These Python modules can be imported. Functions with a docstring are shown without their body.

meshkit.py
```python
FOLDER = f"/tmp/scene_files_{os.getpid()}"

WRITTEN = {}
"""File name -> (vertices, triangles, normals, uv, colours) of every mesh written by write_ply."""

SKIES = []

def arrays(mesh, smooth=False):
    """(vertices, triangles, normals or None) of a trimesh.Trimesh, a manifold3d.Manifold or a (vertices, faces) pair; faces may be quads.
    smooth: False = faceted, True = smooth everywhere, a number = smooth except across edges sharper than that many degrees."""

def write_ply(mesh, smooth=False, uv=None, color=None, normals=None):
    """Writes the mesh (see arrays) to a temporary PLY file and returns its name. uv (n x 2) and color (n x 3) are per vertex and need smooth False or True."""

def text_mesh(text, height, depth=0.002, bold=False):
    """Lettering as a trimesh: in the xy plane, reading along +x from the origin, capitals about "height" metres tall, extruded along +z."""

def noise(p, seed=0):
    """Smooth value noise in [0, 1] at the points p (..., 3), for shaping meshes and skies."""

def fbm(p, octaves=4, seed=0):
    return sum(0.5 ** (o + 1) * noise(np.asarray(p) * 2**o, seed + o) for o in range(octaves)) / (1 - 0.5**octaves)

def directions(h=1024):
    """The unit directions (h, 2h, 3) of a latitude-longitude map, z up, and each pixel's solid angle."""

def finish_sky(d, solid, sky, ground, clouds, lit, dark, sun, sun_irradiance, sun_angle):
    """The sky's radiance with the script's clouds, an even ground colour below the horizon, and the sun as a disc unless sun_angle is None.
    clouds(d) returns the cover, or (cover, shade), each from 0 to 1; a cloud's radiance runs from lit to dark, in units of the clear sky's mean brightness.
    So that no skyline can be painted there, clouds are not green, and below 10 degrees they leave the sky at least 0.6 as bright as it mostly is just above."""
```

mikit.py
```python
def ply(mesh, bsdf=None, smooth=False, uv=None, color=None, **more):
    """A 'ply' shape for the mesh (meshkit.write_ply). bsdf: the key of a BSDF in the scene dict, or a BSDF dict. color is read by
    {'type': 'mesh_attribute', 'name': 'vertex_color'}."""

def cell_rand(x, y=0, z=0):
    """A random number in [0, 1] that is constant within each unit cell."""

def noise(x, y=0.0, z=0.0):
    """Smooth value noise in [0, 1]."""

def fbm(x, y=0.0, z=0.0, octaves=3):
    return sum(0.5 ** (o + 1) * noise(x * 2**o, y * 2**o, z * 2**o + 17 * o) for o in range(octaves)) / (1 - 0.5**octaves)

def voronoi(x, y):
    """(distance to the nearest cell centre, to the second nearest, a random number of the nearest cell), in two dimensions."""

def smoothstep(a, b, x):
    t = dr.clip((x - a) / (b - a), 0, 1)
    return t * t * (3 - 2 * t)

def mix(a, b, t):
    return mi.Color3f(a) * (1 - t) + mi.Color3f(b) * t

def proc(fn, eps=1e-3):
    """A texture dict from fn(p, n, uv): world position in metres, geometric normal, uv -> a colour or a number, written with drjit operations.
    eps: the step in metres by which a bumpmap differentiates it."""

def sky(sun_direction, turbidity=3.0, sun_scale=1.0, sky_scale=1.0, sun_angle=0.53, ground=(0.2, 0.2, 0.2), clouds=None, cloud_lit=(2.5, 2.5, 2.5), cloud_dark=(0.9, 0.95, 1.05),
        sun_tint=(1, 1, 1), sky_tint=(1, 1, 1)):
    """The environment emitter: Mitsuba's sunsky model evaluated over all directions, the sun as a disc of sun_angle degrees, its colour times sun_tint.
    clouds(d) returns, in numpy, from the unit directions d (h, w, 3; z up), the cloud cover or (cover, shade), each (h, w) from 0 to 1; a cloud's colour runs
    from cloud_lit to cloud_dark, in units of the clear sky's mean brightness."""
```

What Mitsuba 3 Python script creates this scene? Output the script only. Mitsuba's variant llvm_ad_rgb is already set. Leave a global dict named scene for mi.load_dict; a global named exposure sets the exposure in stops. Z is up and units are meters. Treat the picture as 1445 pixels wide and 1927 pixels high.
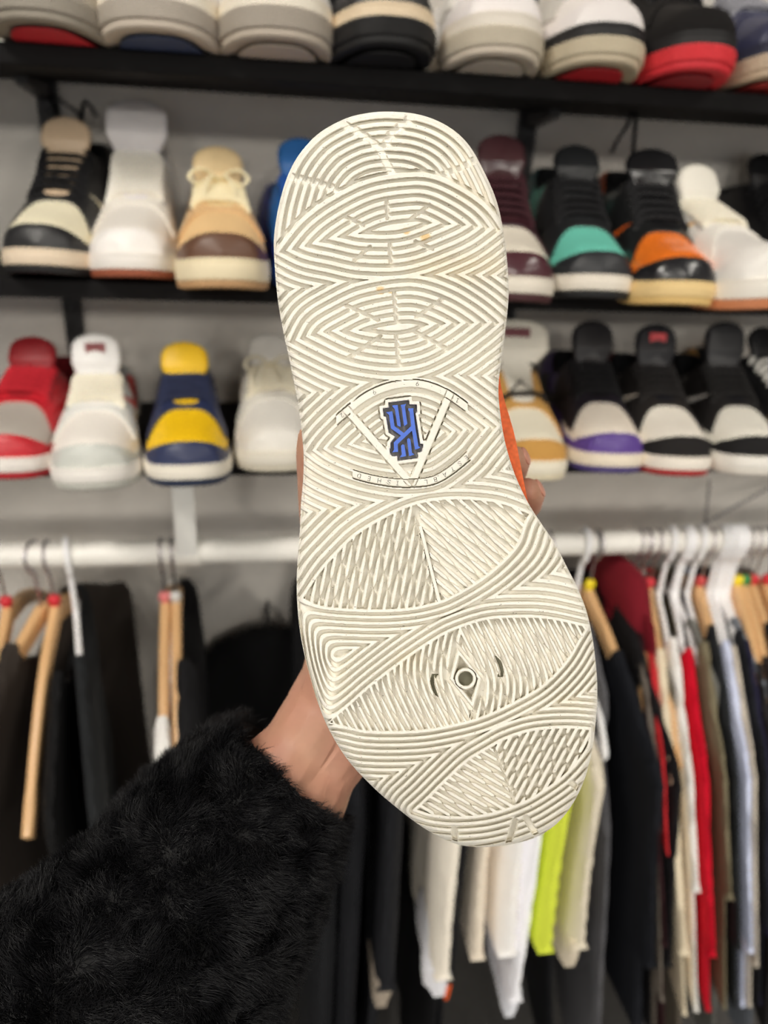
import math, random
import numpy as np, trimesh, mitsuba as mi, drjit as dr, mikit, meshkit
import manifold3d as m3
from manifold3d import Manifold, CrossSection
from shapely.geometry import Polygon, LineString, Point, MultiPolygon
from shapely import contains_xy, ops
from scipy.spatial import cKDTree
from scipy.interpolate import splprep, splev, PchipInterpolator
rng = np.random.default_rng(7)
random.seed(7)
T = mi.ScalarTransform4f
scene, labels = {}, {}

# ------------------------------------------------------------------ camera, light, exposure
W, H, FPX = 1445, 1927, 1449.0
YAW, PITCH, ROLL, EYE = math.radians(9.2), math.radians(25.0), math.radians(3.08), np.array([0, 0, 1.62])
FWD = np.array([math.sin(YAW) * math.cos(PITCH), math.cos(YAW) * math.cos(PITCH), -math.sin(PITCH)])
RGT = np.cross(FWD, [0, 0, 1]); RGT /= np.linalg.norm(RGT)
UPV = np.cross(RGT, FWD)
RGT, UPV = math.cos(ROLL) * RGT + math.sin(ROLL) * UPV, -math.sin(ROLL) * RGT + math.cos(ROLL) * UPV
SOLE_Z = 0.3128                                     # the held shoe's sole lies this far in front of the lens
scene['camera'] = {'type': 'thinlens', 'fov': 2 * math.degrees(math.atan(W / 2 / FPX)), 'fov_axis': 'x', 'near_clip': 0.02, 'far_clip': 50.0,
                   'aperture_radius': 0.0019, 'focus_distance': SOLE_Z,
                   'to_world': T().look_at(origin=EYE.tolist(), target=(EYE + FWD).tolist(), up=UPV.tolist())}
exposure = 1.0
LAMP = 9.0                                          # radiance of the ceiling panels
ADDED_WINDOW = 0.35                                       # radiance of the unseen window added behind the camera for low light
LAMP_COLOR = np.array([1.0, 0.95, 0.86])


def at_depth(px, py, z):
    """The point of the room that stands at pixel (px, py), z metres in front of the lens."""
    px, py, z = np.broadcast_arrays(np.asarray(px, float), np.asarray(py, float), np.asarray(z, float))
    return EYE + z[..., None] * (FWD + RGT * ((px - W / 2) / FPX)[..., None] - UPV * ((py - H / 2) / FPX)[..., None])


def on_plane(px, py, y):
    d = at_depth(px, py, 1.0) - EYE
    return EYE + d * (y / d[1])


# ------------------------------------------------------------------ materials
def rgb(c): return {'type': 'rgb', 'value': [float(x) for x in c]}


def srgb(*c):
    c = np.array(c, float) / 255
    return np.where(c <= 0.04045, c / 12.92, ((c + 0.055) / 1.055) ** 2.4)


_mats = {}


def mat(name, color, rough=0.6, spec=0.5, sheen=0.0, metallic=0.0, coat=0.0, grain=0.0, scale=60.0, bump=0.0):
    """A plain procedural surface: a base colour broken by fine noise (grain), with optional relief."""
    if name in _mats: return name
    c = [float(x) for x in color]
    if grain:
        def fn(p, n, uv, c=c, g=grain, s=scale):
            k = mikit.fbm(p.x * s, p.y * s, p.z * s) - 0.5
            return mi.Color3f(*c) * (1 + 2 * g * k)
        base = mikit.proc(fn)
    else:
        base = rgb(c)
    b = {'type': 'principled', 'base_color': base, 'roughness': rough, 'specular': spec, 'metallic': metallic}
    if sheen: b['sheen'] = sheen
    if coat: b['clearcoat'] = coat; b['clearcoat_gloss'] = 0.8
    if bump:
        def bf(p, n, uv, s=scale * 4): return mikit.fbm(p.x * s, p.y * s, p.z * s)
        b = {'type': 'bumpmap', 'nested': b, 'arbitrary': mikit.proc(bf, eps=2e-4), 'scale': bump}
    scene[name] = {'type': 'twosided', 'nested': b}
    _mats[name] = 1
    return name


def shared(name, rough, spec=.5, sheen=0.0, relief=0.0, scale=300.0, coat=0.0):
    """A surface whose plain colour comes with each mesh; woven or grained relief is common to all."""
    b = {'type': 'principled', 'base_color': {'type': 'mesh_attribute', 'name': 'vertex_color'}, 'roughness': rough, 'specular': spec}
    if sheen: b['sheen'] = sheen
    if coat: b['clearcoat'] = coat; b['clearcoat_gloss'] = .85
    if relief:
        def bf(p, n, uv, s=scale): return mikit.fbm(p.x * s, p.y * s, p.z * s)
        b = {'type': 'bumpmap', 'nested': b, 'arbitrary': mikit.proc(bf, eps=3e-4), 'scale': relief}
    scene[name] = {'type': 'twosided', 'nested': b}


shared('leather', .45, .5)
shared('glossy', .22, .6, coat=.4)
shared('suede', .9, .2, .5)
shared('knit', .9, .25, .3)
shared('rubber', .6, .4)
shared('cloth', .92, .2, .4)
shared('plastic', .35, .5)


# ------------------------------------------------------------------ keys, labels, meshes
_used = {}


def fresh(key):
    n = _used.get(key, -1) + 1
    _used[key] = n
    return key if n == 0 else f'{key}_{n:03d}'


def tag(key, label=None, cat=None, group=None, kind=None):
    d = labels.setdefault(key, {})
    for k, v in (('label', label), ('category', cat), ('group', group), ('kind', kind)):
        if v: d[k] = v
    return key


def thing(name, label, cat, group=None):
    return tag(fresh(name), label, cat, group)


def to_arrays(mesh):
    if isinstance(mesh, Manifold):
        m = mesh.to_mesh()
        return np.array(m.vert_properties[:, :3], float), np.array(m.tri_verts, int)
    if isinstance(mesh, trimesh.Trimesh): return np.array(mesh.vertices), np.array(mesh.faces)
    return np.asarray(mesh[0], float), np.asarray(mesh[1], int)


def join(*meshes):
    vs, fs, o = [], [], 0
    for m in meshes:
        v, f = to_arrays(m)
        if f.shape[1] == 4: f = np.vstack([f[:, [0, 1, 2]], f[:, [0, 2, 3]]])
        vs.append(v); fs.append(f + o); o += len(v)
    return np.vstack(vs), np.vstack(fs)


def moved(mesh, M):
    v, f = to_arrays(mesh)
    M = np.asarray(M, float)
    return v @ M[:3, :3].T + M[:3, 3], f


def add(name, mesh, m, parent=None, smooth=35, label=None, kind=None, **kw):
    """One entry of the scene; as a part when a parent key is given."""
    v, f = to_arrays(mesh)
    if len(f) == 0: return None
    key = fresh(f'{parent}__{name}' if parent else name)
    if isinstance(m, tuple):                        # (shared surface, colour): the colour goes along with the mesh
        if smooth not in (True, False, None):
            t_ = trimesh.graph.smooth_shade(trimesh.Trimesh(v, f, process=False), angle=np.radians(smooth), facet_minarea=None)
            v, f, smooth = np.array(t_.vertices), np.array(t_.faces), True
        m, c = m
        kw['color'] = np.tile(np.asarray(c, float), (len(v), 1))
    scene[key] = mikit.ply((v, f), m, smooth=smooth, **kw)
    if label or kind: tag(key, label, None, None, kind)
    return key


def structure(name, mesh, m, smooth=False, label=None):
    return tag(add(name, mesh, m, smooth=smooth), label, kind='structure')


def box(x0, x1, y0, y1, z0, z1, r=0.0):
    if r:
        s = [Manifold.sphere(r, 12).translate([x, y, z]) for x in (x0 + r, x1 - r) for y in (y0 + r, y1 - r) for z in (z0 + r, z1 - r)]
        return Manifold.batch_hull(s)
    return Manifold.cube([x1 - x0, y1 - y0, z1 - z0]).translate([x0, y0, z0])


def catmull(P, n=8, closed=False):
    P = np.asarray(P, float)
    if closed: Q = np.vstack([P[-1], P, P[:2]])
    else: Q = np.vstack([2 * P[0] - P[1], P, 2 * P[-1] - P[-2]])
    t = np.linspace(0, 1, n, endpoint=False)[:, None]
    out = []
    for i in range(len(Q) - 3):
        a, b, c, d = Q[i:i + 4]
        out.append(0.5 * (2 * b + (c - a) * t + (2 * a - 5 * b + 4 * c - d) * t ** 2 + (3 * b - a - 3 * c + d) * t ** 3))
    out = np.vstack(out)
    return out if closed else np.vstack([out, P[-1]])


def tube(P, r, n=10, up=(0, 0, 1), flat=1.0, caps=True):
    """A tube along the polyline P; r a number or one per point; flat < 1 squashes it along up."""
    P = np.asarray(P, float); k = len(P)
    r = np.broadcast_to(np.asarray(r, float), (k,))
    t = np.gradient(P, axis=0); t /= np.linalg.norm(t, axis=1, keepdims=True) + 1e-12
    u = np.asarray(up, float)
    u = np.broadcast_to(u, (k, 3)) if u.ndim == 1 else u
    b = np.cross(t, u); bad = np.linalg.norm(b, axis=1) < 1e-3
    b[bad] = np.cross(t[bad], [1, 0.3, 0.1])
    b /= np.linalg.norm(b, axis=1, keepdims=True)
    for i in range(1, k):
        if b[i] @ b[i - 1] < 0: b[i] = -b[i]
    nn = np.cross(b, t)
    a = np.linspace(0, 2 * np.pi, n, endpoint=False)
    v = P[:, None] + r[:, None, None] * (np.cos(a)[None, :, None] * b[:, None] + flat * np.sin(a)[None, :, None] * nn[:, None])
    v = v.reshape(-1, 3)
    i, j = np.meshgrid(np.arange(k - 1), np.arange(n), indexing='ij')
    q = np.stack([i * n + j, i * n + (j + 1) % n, (i + 1) * n + (j + 1) % n, (i + 1) * n + j], -1).reshape(-1, 4)
    f = np.vstack([q[:, [0, 1, 2]], q[:, [0, 2, 3]]])
    if caps:
        c0, c1 = len(v), len(v) + 1
        v = np.vstack([v, P[0], P[-1]])
        jj = np.arange(n)
        f = np.vstack([f, np.stack([np.full(n, c0), (jj + 1) % n, jj], 1), np.stack([np.full(n, c1), (k - 1) * n + jj, (k - 1) * n + (jj + 1) % n], 1)])
    return v, f


def lathe(prof, n=24):
    """Revolve (r, z) points about z."""
    a = np.linspace(0, 2 * np.pi, n, endpoint=False)
    P = np.asarray(prof, float); k = len(P)
    v = np.stack([P[:, 0:1] * np.cos(a), P[:, 0:1] * np.sin(a), np.repeat(P[:, 1:2], n, 1)], -1).reshape(-1, 3)
    i, j = np.meshgrid(np.arange(k - 1), np.arange(n), indexing='ij')
    q = np.stack([i * n + j, i * n + (j + 1) % n, (i + 1) * n + (j + 1) % n, (i + 1) * n + j], -1).reshape(-1, 4)
    return v, np.vstack([q[:, [0, 1, 2]], q[:, [0, 2, 3]]])


def prism(poly, h0, h1):
    """An upright solid over a shapely polygon."""
    polys = list(poly.geoms) if hasattr(poly, 'geoms') else [poly]
    rings = []
    for g in polys:
        if g.is_empty: continue
        rings.append(np.array(g.exterior.coords)[:-1]); rings += [np.array(i.coords)[:-1] for i in g.interiors]
    return CrossSection(rings, m3.FillRule.EvenOdd).extrude(h1 - h0).translate([0, 0, h0])


def frame(o, x, y, z):
    M = np.eye(4); M[:3, 0], M[:3, 1], M[:3, 2], M[:3, 3] = x, y, z, o
    return M


def yaw_at(x, y, z, deg=0.0, pitch=0.0, roll=0.0):
    a, b, c = map(math.radians, (deg, pitch, roll))
    Rz = np.array([[math.cos(a), -math.sin(a), 0], [math.sin(a), math.cos(a), 0], [0, 0, 1]])
    Rx = np.array([[1, 0, 0], [0, math.cos(b), -math.sin(b)], [0, math.sin(b), math.cos(b)]])
    Ry = np.array([[math.cos(c), 0, math.sin(c)], [0, 1, 0], [-math.sin(c), 0, math.cos(c)]])
    M = np.eye(4); M[:3, :3] = Rz @ Rx @ Ry; M[:3, 3] = (x, y, z)
    return M
# ------------------------------------------------------------------ the room
WALL_Y, EDGE_Y = 1.185, 0.93
TOPS = {'top': 1.7014, 'mid': 1.4730, 'low': 1.2550}          # upper faces of the three boards
THICK = 0.02
RAIL_Y, RAIL_Z, RAIL_R = 0.93, 1.62 - 0.4935, 0.0165
X0, X1, Y0, CEIL = -2.6, 3.4, -7.4, 2.75


def wall_fn(p, n, uv):
    k = mikit.fbm(p.x * 3, p.y * 3, p.z * 3) - 0.5
    f = mikit.fbm(p.x * 45, p.y * 45, p.z * 45) - 0.5
    return mi.Color3f(0.77, 0.725, 0.67) * (1 + 0.16 * k + 0.06 * f)


scene['wall_paint'] = {'type': 'twosided', 'nested': {'type': 'principled', 'base_color': mikit.proc(wall_fn), 'roughness': 0.55, 'specular': 0.35}}
mat('lamp_frame', (.8, .8, .8), .5)
mat('ceiling_paint', (0.45, 0.44, 0.43), 0.9)
mat('side_paint', (.25, .24, .23), .8)


def floor_fn(p, n, uv):
    k = mikit.fbm(p.x * 6, p.y * 6) - 0.5
    s = mikit.noise(p.x * 220, p.y * 220)
    return mi.Color3f(0.06, 0.058, 0.056) * (1 + 0.3 * k + 0.25 * (s - 0.5))


scene['floor_concrete'] = {'type': 'twosided', 'nested': {'type': 'principled', 'base_color': mikit.proc(floor_fn), 'roughness': 0.5}}
structure('wall_back', box(X0, X1, WALL_Y, WALL_Y + .1, 0, CEIL), 'wall_paint')
structure('wall_left', box(X0 - .1, X0, Y0, WALL_Y + .1, 0, CEIL), 'side_paint')
structure('wall_right', box(X1, X1 + .1, Y0, WALL_Y + .1, 0, CEIL), 'side_paint')
mat('dark_paint', (.12, .115, .11), .8)
structure('wall_front', box(X0, X1, Y0 - .1, Y0, 0, CEIL) - box(-2.2, 3.0, Y0 - .2, Y0 + .1, .35, 2.45), 'dark_paint')
mat('added_window_paint', (.05, .05, .052), .5)
wf = box(-2.2, 3.0, Y0 - .09, Y0 - .01, .35, 2.45)
for a_, b_ in ((-2.14, -.50), (-.44, 1.24), (1.30, 2.94)): wf -= box(a_, b_, Y0 - .2, Y0 + .1, .41, 2.39)
structure('added_window_1', wf, 'added_window_paint', label='unseen shop window added behind the camera as a light source')
for a_, b_ in ((-2.14, -.50), (-.44, 1.24), (1.30, 2.94)):      # emitting panes of the added window
    pk_ = fresh('added_window_1__pane')
    scene[pk_] = mikit.ply((np.array([[a_, Y0 - .05, .41], [b_, Y0 - .05, .41], [b_, Y0 - .05, 2.39], [a_, Y0 - .05, 2.39]]), np.array([[0, 2, 1], [0, 3, 2]])), 'lamp_frame', emitter={'type': 'area', 'radiance': rgb(np.array([.93, 1.0, 1.08]) * ADDED_WINDOW)})
structure('floor', box(X0 - .1, X1 + .1, Y0 - .1, WALL_Y + .1, -.1, 0), 'floor_concrete')
structure('ceiling', box(X0 - .1, X1 + .1, Y0 - .1, WALL_Y + .1, CEIL, CEIL + .1), 'ceiling_paint')

for lx, ly, sx, sy, pw in [(-.75, -.2, .12, .35, 2.9), (1.3, -.2, .12, .35, 1.1)] + [(x_, y_, .15, .6, p_) for y_, p_ in ((-1.9, .9), (-3.9, 4.5)) for x_ in (-1.3, .55, 2.4)]:
    row_ = {-.2: 'first', -1.9: 'second', -3.9: 'third'}[ly]
    k = thing('ceiling_light', f'white ceiling panel light, {"left" if lx < 0 else "middle" if lx < 1 else "right"} in the {row_} row behind the camera', 'ceiling light', 'ceiling panel lights')
    z = CEIL
    add('frame', box(lx - sx - .02, lx + sx + .02, ly - sy - .02, ly + sy + .02, z - .03, z) - box(lx - sx, lx + sx, ly - sy, ly + sy, z - .04, z - .02), 'lamp_frame', k, smooth=False)
    dk = fresh(k + '__diffuser')
    scene[dk] = mikit.ply((np.array([[lx - sx, ly - sy, z - .022], [lx - sx, ly + sy, z - .022], [lx + sx, ly + sy, z - .022], [lx + sx, ly - sy, z - .022]]), np.array([[0, 1, 2], [0, 2, 3]])),
                          'lamp_frame', emitter={'type': 'area', 'radiance': rgb(LAMP_COLOR * LAMP * pw)})

# shelves, standards, brackets
mat('shelf_black', srgb(15, 14, 15), .75, spec=.2, grain=.15, scale=90)
mat('steel_black', srgb(24, 24, 26), .45)
mat('steel_dark', srgb(70, 70, 72), .35, metallic=.6)
for nm, lab in (('top', 'black shelf board at the top carrying pale sneakers with toes overhanging'),
                ('mid', 'black shelf board in the middle carrying mostly high-top sneakers'),
                ('low', 'black shelf board just above the clothes rail')):
    z = TOPS[nm]
    k = thing('shelf', lab, 'shelf')
    add('board', box(X0 + .02, 2.6, EDGE_Y, WALL_Y - .002, z - THICK, z, .002), 'shelf_black', k, smooth=30)
    for bx in (on_plane(97, 230, WALL_Y)[0], on_plane(990, 230, WALL_Y)[0], 1.3):
        a = prism(Polygon([(WALL_Y - .013, z - THICK - .001), (WALL_Y - .12, z - THICK - .001), (WALL_Y - .12, z - THICK - .010), (WALL_Y - .013, z - THICK - .022)]), -.007, .007)
        v, f = to_arrays(a)
        v = v[:, [2, 0, 1]] + [bx, 0, 0]
        add('bracket', (v, f), 'steel_black', k, smooth=False)


def standard(px, lab):
    bx = on_plane(px, 230, WALL_Y)[0]
    k = thing('shelf_standard', lab, 'shelf standard')
    s = box(bx - .0125, bx + .0125, WALL_Y - .013, WALL_Y, 1.238, 2.2, .001)
    for z in np.arange(1.27, 2.2, .05):
        s -= box(bx - .004, bx + .004, WALL_Y - .03, WALL_Y - .009, z - .011, z + .011)
    add('upright', s, 'steel_black', k, smooth=False)
    for z in np.arange(1.295, 2.2, .05):
        v, f = lathe([(0, .003), (.004, .002), (.005, 0)], 10)
        add('screw', (np.stack([v[:, 0] + bx, WALL_Y - .013 - v[:, 2], v[:, 1] + z], 1), f[:, ::-1]), 'steel_dark', k)


standard(97, 'black slotted shelf standard on the wall behind the black and cream high-top')
standard(990, 'black slotted shelf standard on the wall between the burgundy and mint sneakers')

# clothes rail


def rail_fn(p, n, uv):
    k = mikit.fbm(p.x * 14, p.y * 60, p.z * 60) - 0.5
    return mi.Color3f(.80, .78, .73) * (1 + .22 * k)


scene['rail_paint'] = {'type': 'twosided', 'nested': {'type': 'principled', 'base_color': mikit.proc(rail_fn), 'roughness': .42, 'specular': .5}}
mat('white_steel', srgb(225, 224, 220), .4)
rk = thing('clothes_rail', 'long pale grey steel tube rail below the lowest shelf', 'clothes rail')
xj = on_plane(1121, 1020, RAIL_Y)[0]
for a, b in ((X0 + .03, xj - .002), (xj + .002, 2.6)):
    add('tube', moved(lathe([(0, 0), (RAIL_R - .001, 0), (RAIL_R, .001), (RAIL_R, b - a - .001), (RAIL_R - .001, b - a), (0, b - a)], 40),
                      frame((a, RAIL_Y, RAIL_Z), (0, 1, 0), (0, 0, 1), (1, 0, 0))), 'rail_paint', rk)
add('joint_ring', moved(lathe([(RAIL_R - .004, -.0035), (RAIL_R - .001, -.0035), (RAIL_R - .001, .0035), (RAIL_R - .004, .0035)], 40), frame((xj, RAIL_Y, RAIL_Z), (0, 1, 0), (0, 0, 1), (1, 0, 0))), 'steel_black', rk)
for px in (352, 1760):
    bx = on_plane(px, 1000, RAIL_Y)[0]
    zb = TOPS['low'] - THICK - .0004
    hk = 'rail_hanger' 
    add('hanger_strap', box(bx - .0135, bx + .0135, RAIL_Y - RAIL_R - .0025, RAIL_Y - RAIL_R, RAIL_Z, zb, .001) + box(bx - .0135, bx + .0135, RAIL_Y - RAIL_R - .0025, RAIL_Y + .03, zb - .003, zb, .001), 'white_steel', rk, smooth=30)
    add('collar', moved(lathe([(RAIL_R, -.017), (RAIL_R + .003, -.016), (RAIL_R + .003, .016), (RAIL_R, .017)], 40), frame((bx, RAIL_Y, RAIL_Z), (0, 1, 0), (0, 0, 1), (1, 0, 0))), 'rail_paint', rk)
# two thin grey slanting wires at the right, between the low shelf and the rail
mat('grey_wire', srgb(150, 148, 150), .5)
bk = thing('slanting_wires', 'thin grey wires slanting between the wall and the rail at the right edge', 'brace')
pa, pb, pc = on_plane(1300, 1000, RAIL_Y + .1), on_plane(1470, 905, WALL_Y - .03), on_plane(1335, 905, WALL_Y - .02)
add('wire', tube([pa, pb], .002, 8), 'grey_wire', bk)
add('wire', tube([on_plane(1325, 1000, RAIL_Y + .12), pc], .002, 8), 'grey_wire', bk)
# ------------------------------------------------------------------ the sneaker held up, sole towards the lens
# Sole drawing units: u to the right, v down, w away from the lens; one unit is UNIT metres.
UNIT = SOLE_Z / FPX
SO, SR, SU, SF = EYE + FWD * SOLE_Z, RGT, UPV, FWD


def sole_pt(u, v, w):
    """Sole units to the room. A point set back by w is spread so that the drawing keeps its outline."""
    u, v, w = np.broadcast_arrays(np.asarray(u, float), np.asarray(v, float), np.asarray(w, float))
    k = 1 + w * UNIT / SOLE_Z
    return SO + SR * ((u - W / 2) * UNIT * k)[..., None] - SU * ((v - H / 2) * UNIT * k)[..., None] + SF * (w * UNIT)[..., None]


OUTLINE = catmull([(735, 210), (790, 216), (840, 236), (880, 270), (912, 325), (935, 380), (948, 440), (955, 500), (957, 560), (951, 620), (943, 680), (938, 730), (941, 775), (950, 830),
                   (966, 885), (984, 927), (1002, 960), (1022, 990), (1045, 1025), (1066, 1065), (1086, 1105), (1102, 1145), (1112, 1185), (1119, 1230), (1124, 1290), (1122, 1345), (1116, 1400),
                   (1105, 1450), (1090, 1490), (1068, 1527), (1042, 1555), (1005, 1577), (955, 1590), (900, 1594), (855, 1587), (800, 1560), (740, 1515), (692, 1472), (652, 1427), (620, 1375),
                   (599, 1325), (584, 1275), (570, 1220), (562, 1170), (558, 1110), (560, 1050), (564, 1000), (566, 950), (570, 905), (571, 855), (566, 800), (557, 740), (545, 680), (532, 620),
                   (522, 560), (517, 505), (515, 455), (520, 410), (530, 365), (545, 322), (567, 285), (601, 250), (648, 224), (690, 213)], 10, True)
OUTPOLY = Polygon(OUTLINE)
LENS = {
    'A': [(520, 476), (566, 419), (618, 379), (688, 344), (757, 331), (809, 332), (861, 353), (912, 388), (947, 433), (895, 471), (843, 495), (791, 514), (739, 523), (670, 521), (618, 510), (566, 498)],
    'B': [(539, 646), (570, 592), (624, 557), (678, 534), (753, 521), (804, 525), (858, 545), (905, 574), (945, 607), (912, 635), (858, 674), (804, 701), (750, 711), (696, 708), (642, 696), (588, 671)],
    'C': [(571, 851), (599, 813), (646, 768), (693, 734), (743, 716), (790, 714), (837, 729), (880, 757), (939, 802), (909, 838), (880, 871), (826, 909), (772, 918), (718, 914), (664, 901), (610, 878)],
    'D': [(566, 1127), (600, 1077), (631, 1042), (666, 1008), (706, 982), (755, 957), (795, 944), (839, 938), (883, 938), (941, 945), (1000, 966), (989, 986), (976, 1023), (945, 1059), (905, 1092), (857, 1121), (821, 1136), (768, 1147), (697, 1150), (609, 1144)],
    'E': [(614, 1361), (653, 1328), (688, 1297), (724, 1268), (768, 1235), (821, 1200), (857, 1182), (910, 1165), (963, 1160), (1029, 1162), (1108, 1178), (1091, 1206), (1065, 1248), (1020, 1293), (963, 1326), (910, 1350), (857, 1365), (786, 1377), (697, 1378), (653, 1370)],
    'F': [(779, 1525), (805, 1501), (837, 1469), (877, 1432), (921, 1405), (953, 1388), (1002, 1373), (1062, 1368), (1111, 1371), (1109, 1400), (1094, 1426), (1062, 1461), (1022, 1490), (981, 1513), (921, 1533), (861, 1539), (813, 1535)],
}
TIPS = {'A': (0, 8), 'B': (0, 8), 'C': (0, 8), 'D': (0, 10), 'E': (0, 10), 'F': (0, 8)}


def lens_curve(k):
    P, (a, b) = np.array(LENS[k], float), TIPS[k]
    return np.vstack([catmull(P[a:b + 1], 14)[:-1], catmull(np.vstack([P[b:], P[:1]]), 14)[:-1]])


def dense(c, step=0.4, closed=True):
    c = np.vstack([c, c[:1]]) if closed else np.asarray(c, float)
    s = np.r_[0, np.cumsum(np.linalg.norm(np.diff(c, axis=0), axis=1))]
    t = np.arange(0, s[-1], step)
    return np.stack([np.interp(t, s, c[:, 0]), np.interp(t, s, c[:, 1])], 1)


STEP = 1.3
gu, gv = np.meshgrid(np.arange(508, 1132, STEP), np.arange(203, 1602, STEP))
shape = gu.shape
G = np.stack([gu.ravel(), gv.ravel()], 1)
inO = contains_xy(OUTPOLY, G[:, 0], G[:, 1])
otree = cKDTree(dense(OUTLINE))
near = np.ones(len(G), bool)
dO, iO = otree.query(G, workers=-1)
sd = np.where(inO, dO, -dO)                       # > 0 inside the outline
keep = sd > -3
Q = G[keep]
LD, LI = {}, {}
for k in LENS:
    c = lens_curve(k)
    LD[k] = cKDTree(dense(c)).query(Q, workers=-1)[0]
    LI[k] = contains_xy(Polygon(c), Q[:, 0], Q[:, 1])
edge = sd[keep]
u, v = Q[:, 0], Q[:, 1]


def ss(a, b, x):
    t = np.clip((x - a) / (b - a), 0, 1)
    return t * t * (3 - 2 * t)


def ridge(d, P, duty=0.54, soft=0.13):
    """Height 0..1 of ridges centred on d = 0, P, 2P ..."""
    x = np.abs((d / P + 0.5) % 1 - 0.5) * 2        # 0 at the ridge centre, 1 mid-groove
    return 1 - ss(duty - soft, duty + soft, x)


def seg_dist(P):
    P = np.asarray(P, float); out = np.full(len(u), 1e9)
    for (x0, y0), (x1, y1) in zip(P[:-1], P[1:]):
        dx, dy = x1 - x0, y1 - y0
        t = np.clip(((u - x0) * dx + (v - y0) * dy) / (dx * dx + dy * dy), 0, 1)
        out = np.minimum(out, np.hypot(u - x0 - t * dx, v - y0 - t * dy))
    return out


PER = 14.6
off = dict.fromkeys('ABCDEF', 0)
dist = np.full(len(u), 1e9); zone = np.full(len(u), 'x')
for k in LENS:
    d = np.where(LI[k], 1e9, LD[k] - off[k])
    dist = np.minimum(dist, d)
# the closed loop of ridges at the side between the fourth and fifth eye
side = cKDTree(dense(catmull([(563, 1150), (567, 1180), (572, 1210), (580, 1250), (594, 1300), (614, 1361)], 12), closed=False)).query(Q)[0]
dist = np.where((u < 760) & (v > 1128) & (v < 1375), -16 * np.logaddexp(-np.minimum(dist, 400) / 16, -(side * 1.5 + 6) / 16), dist)
hgt = ridge(dist, PER - 2.9 * ss(1040, 1170, v))
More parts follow.
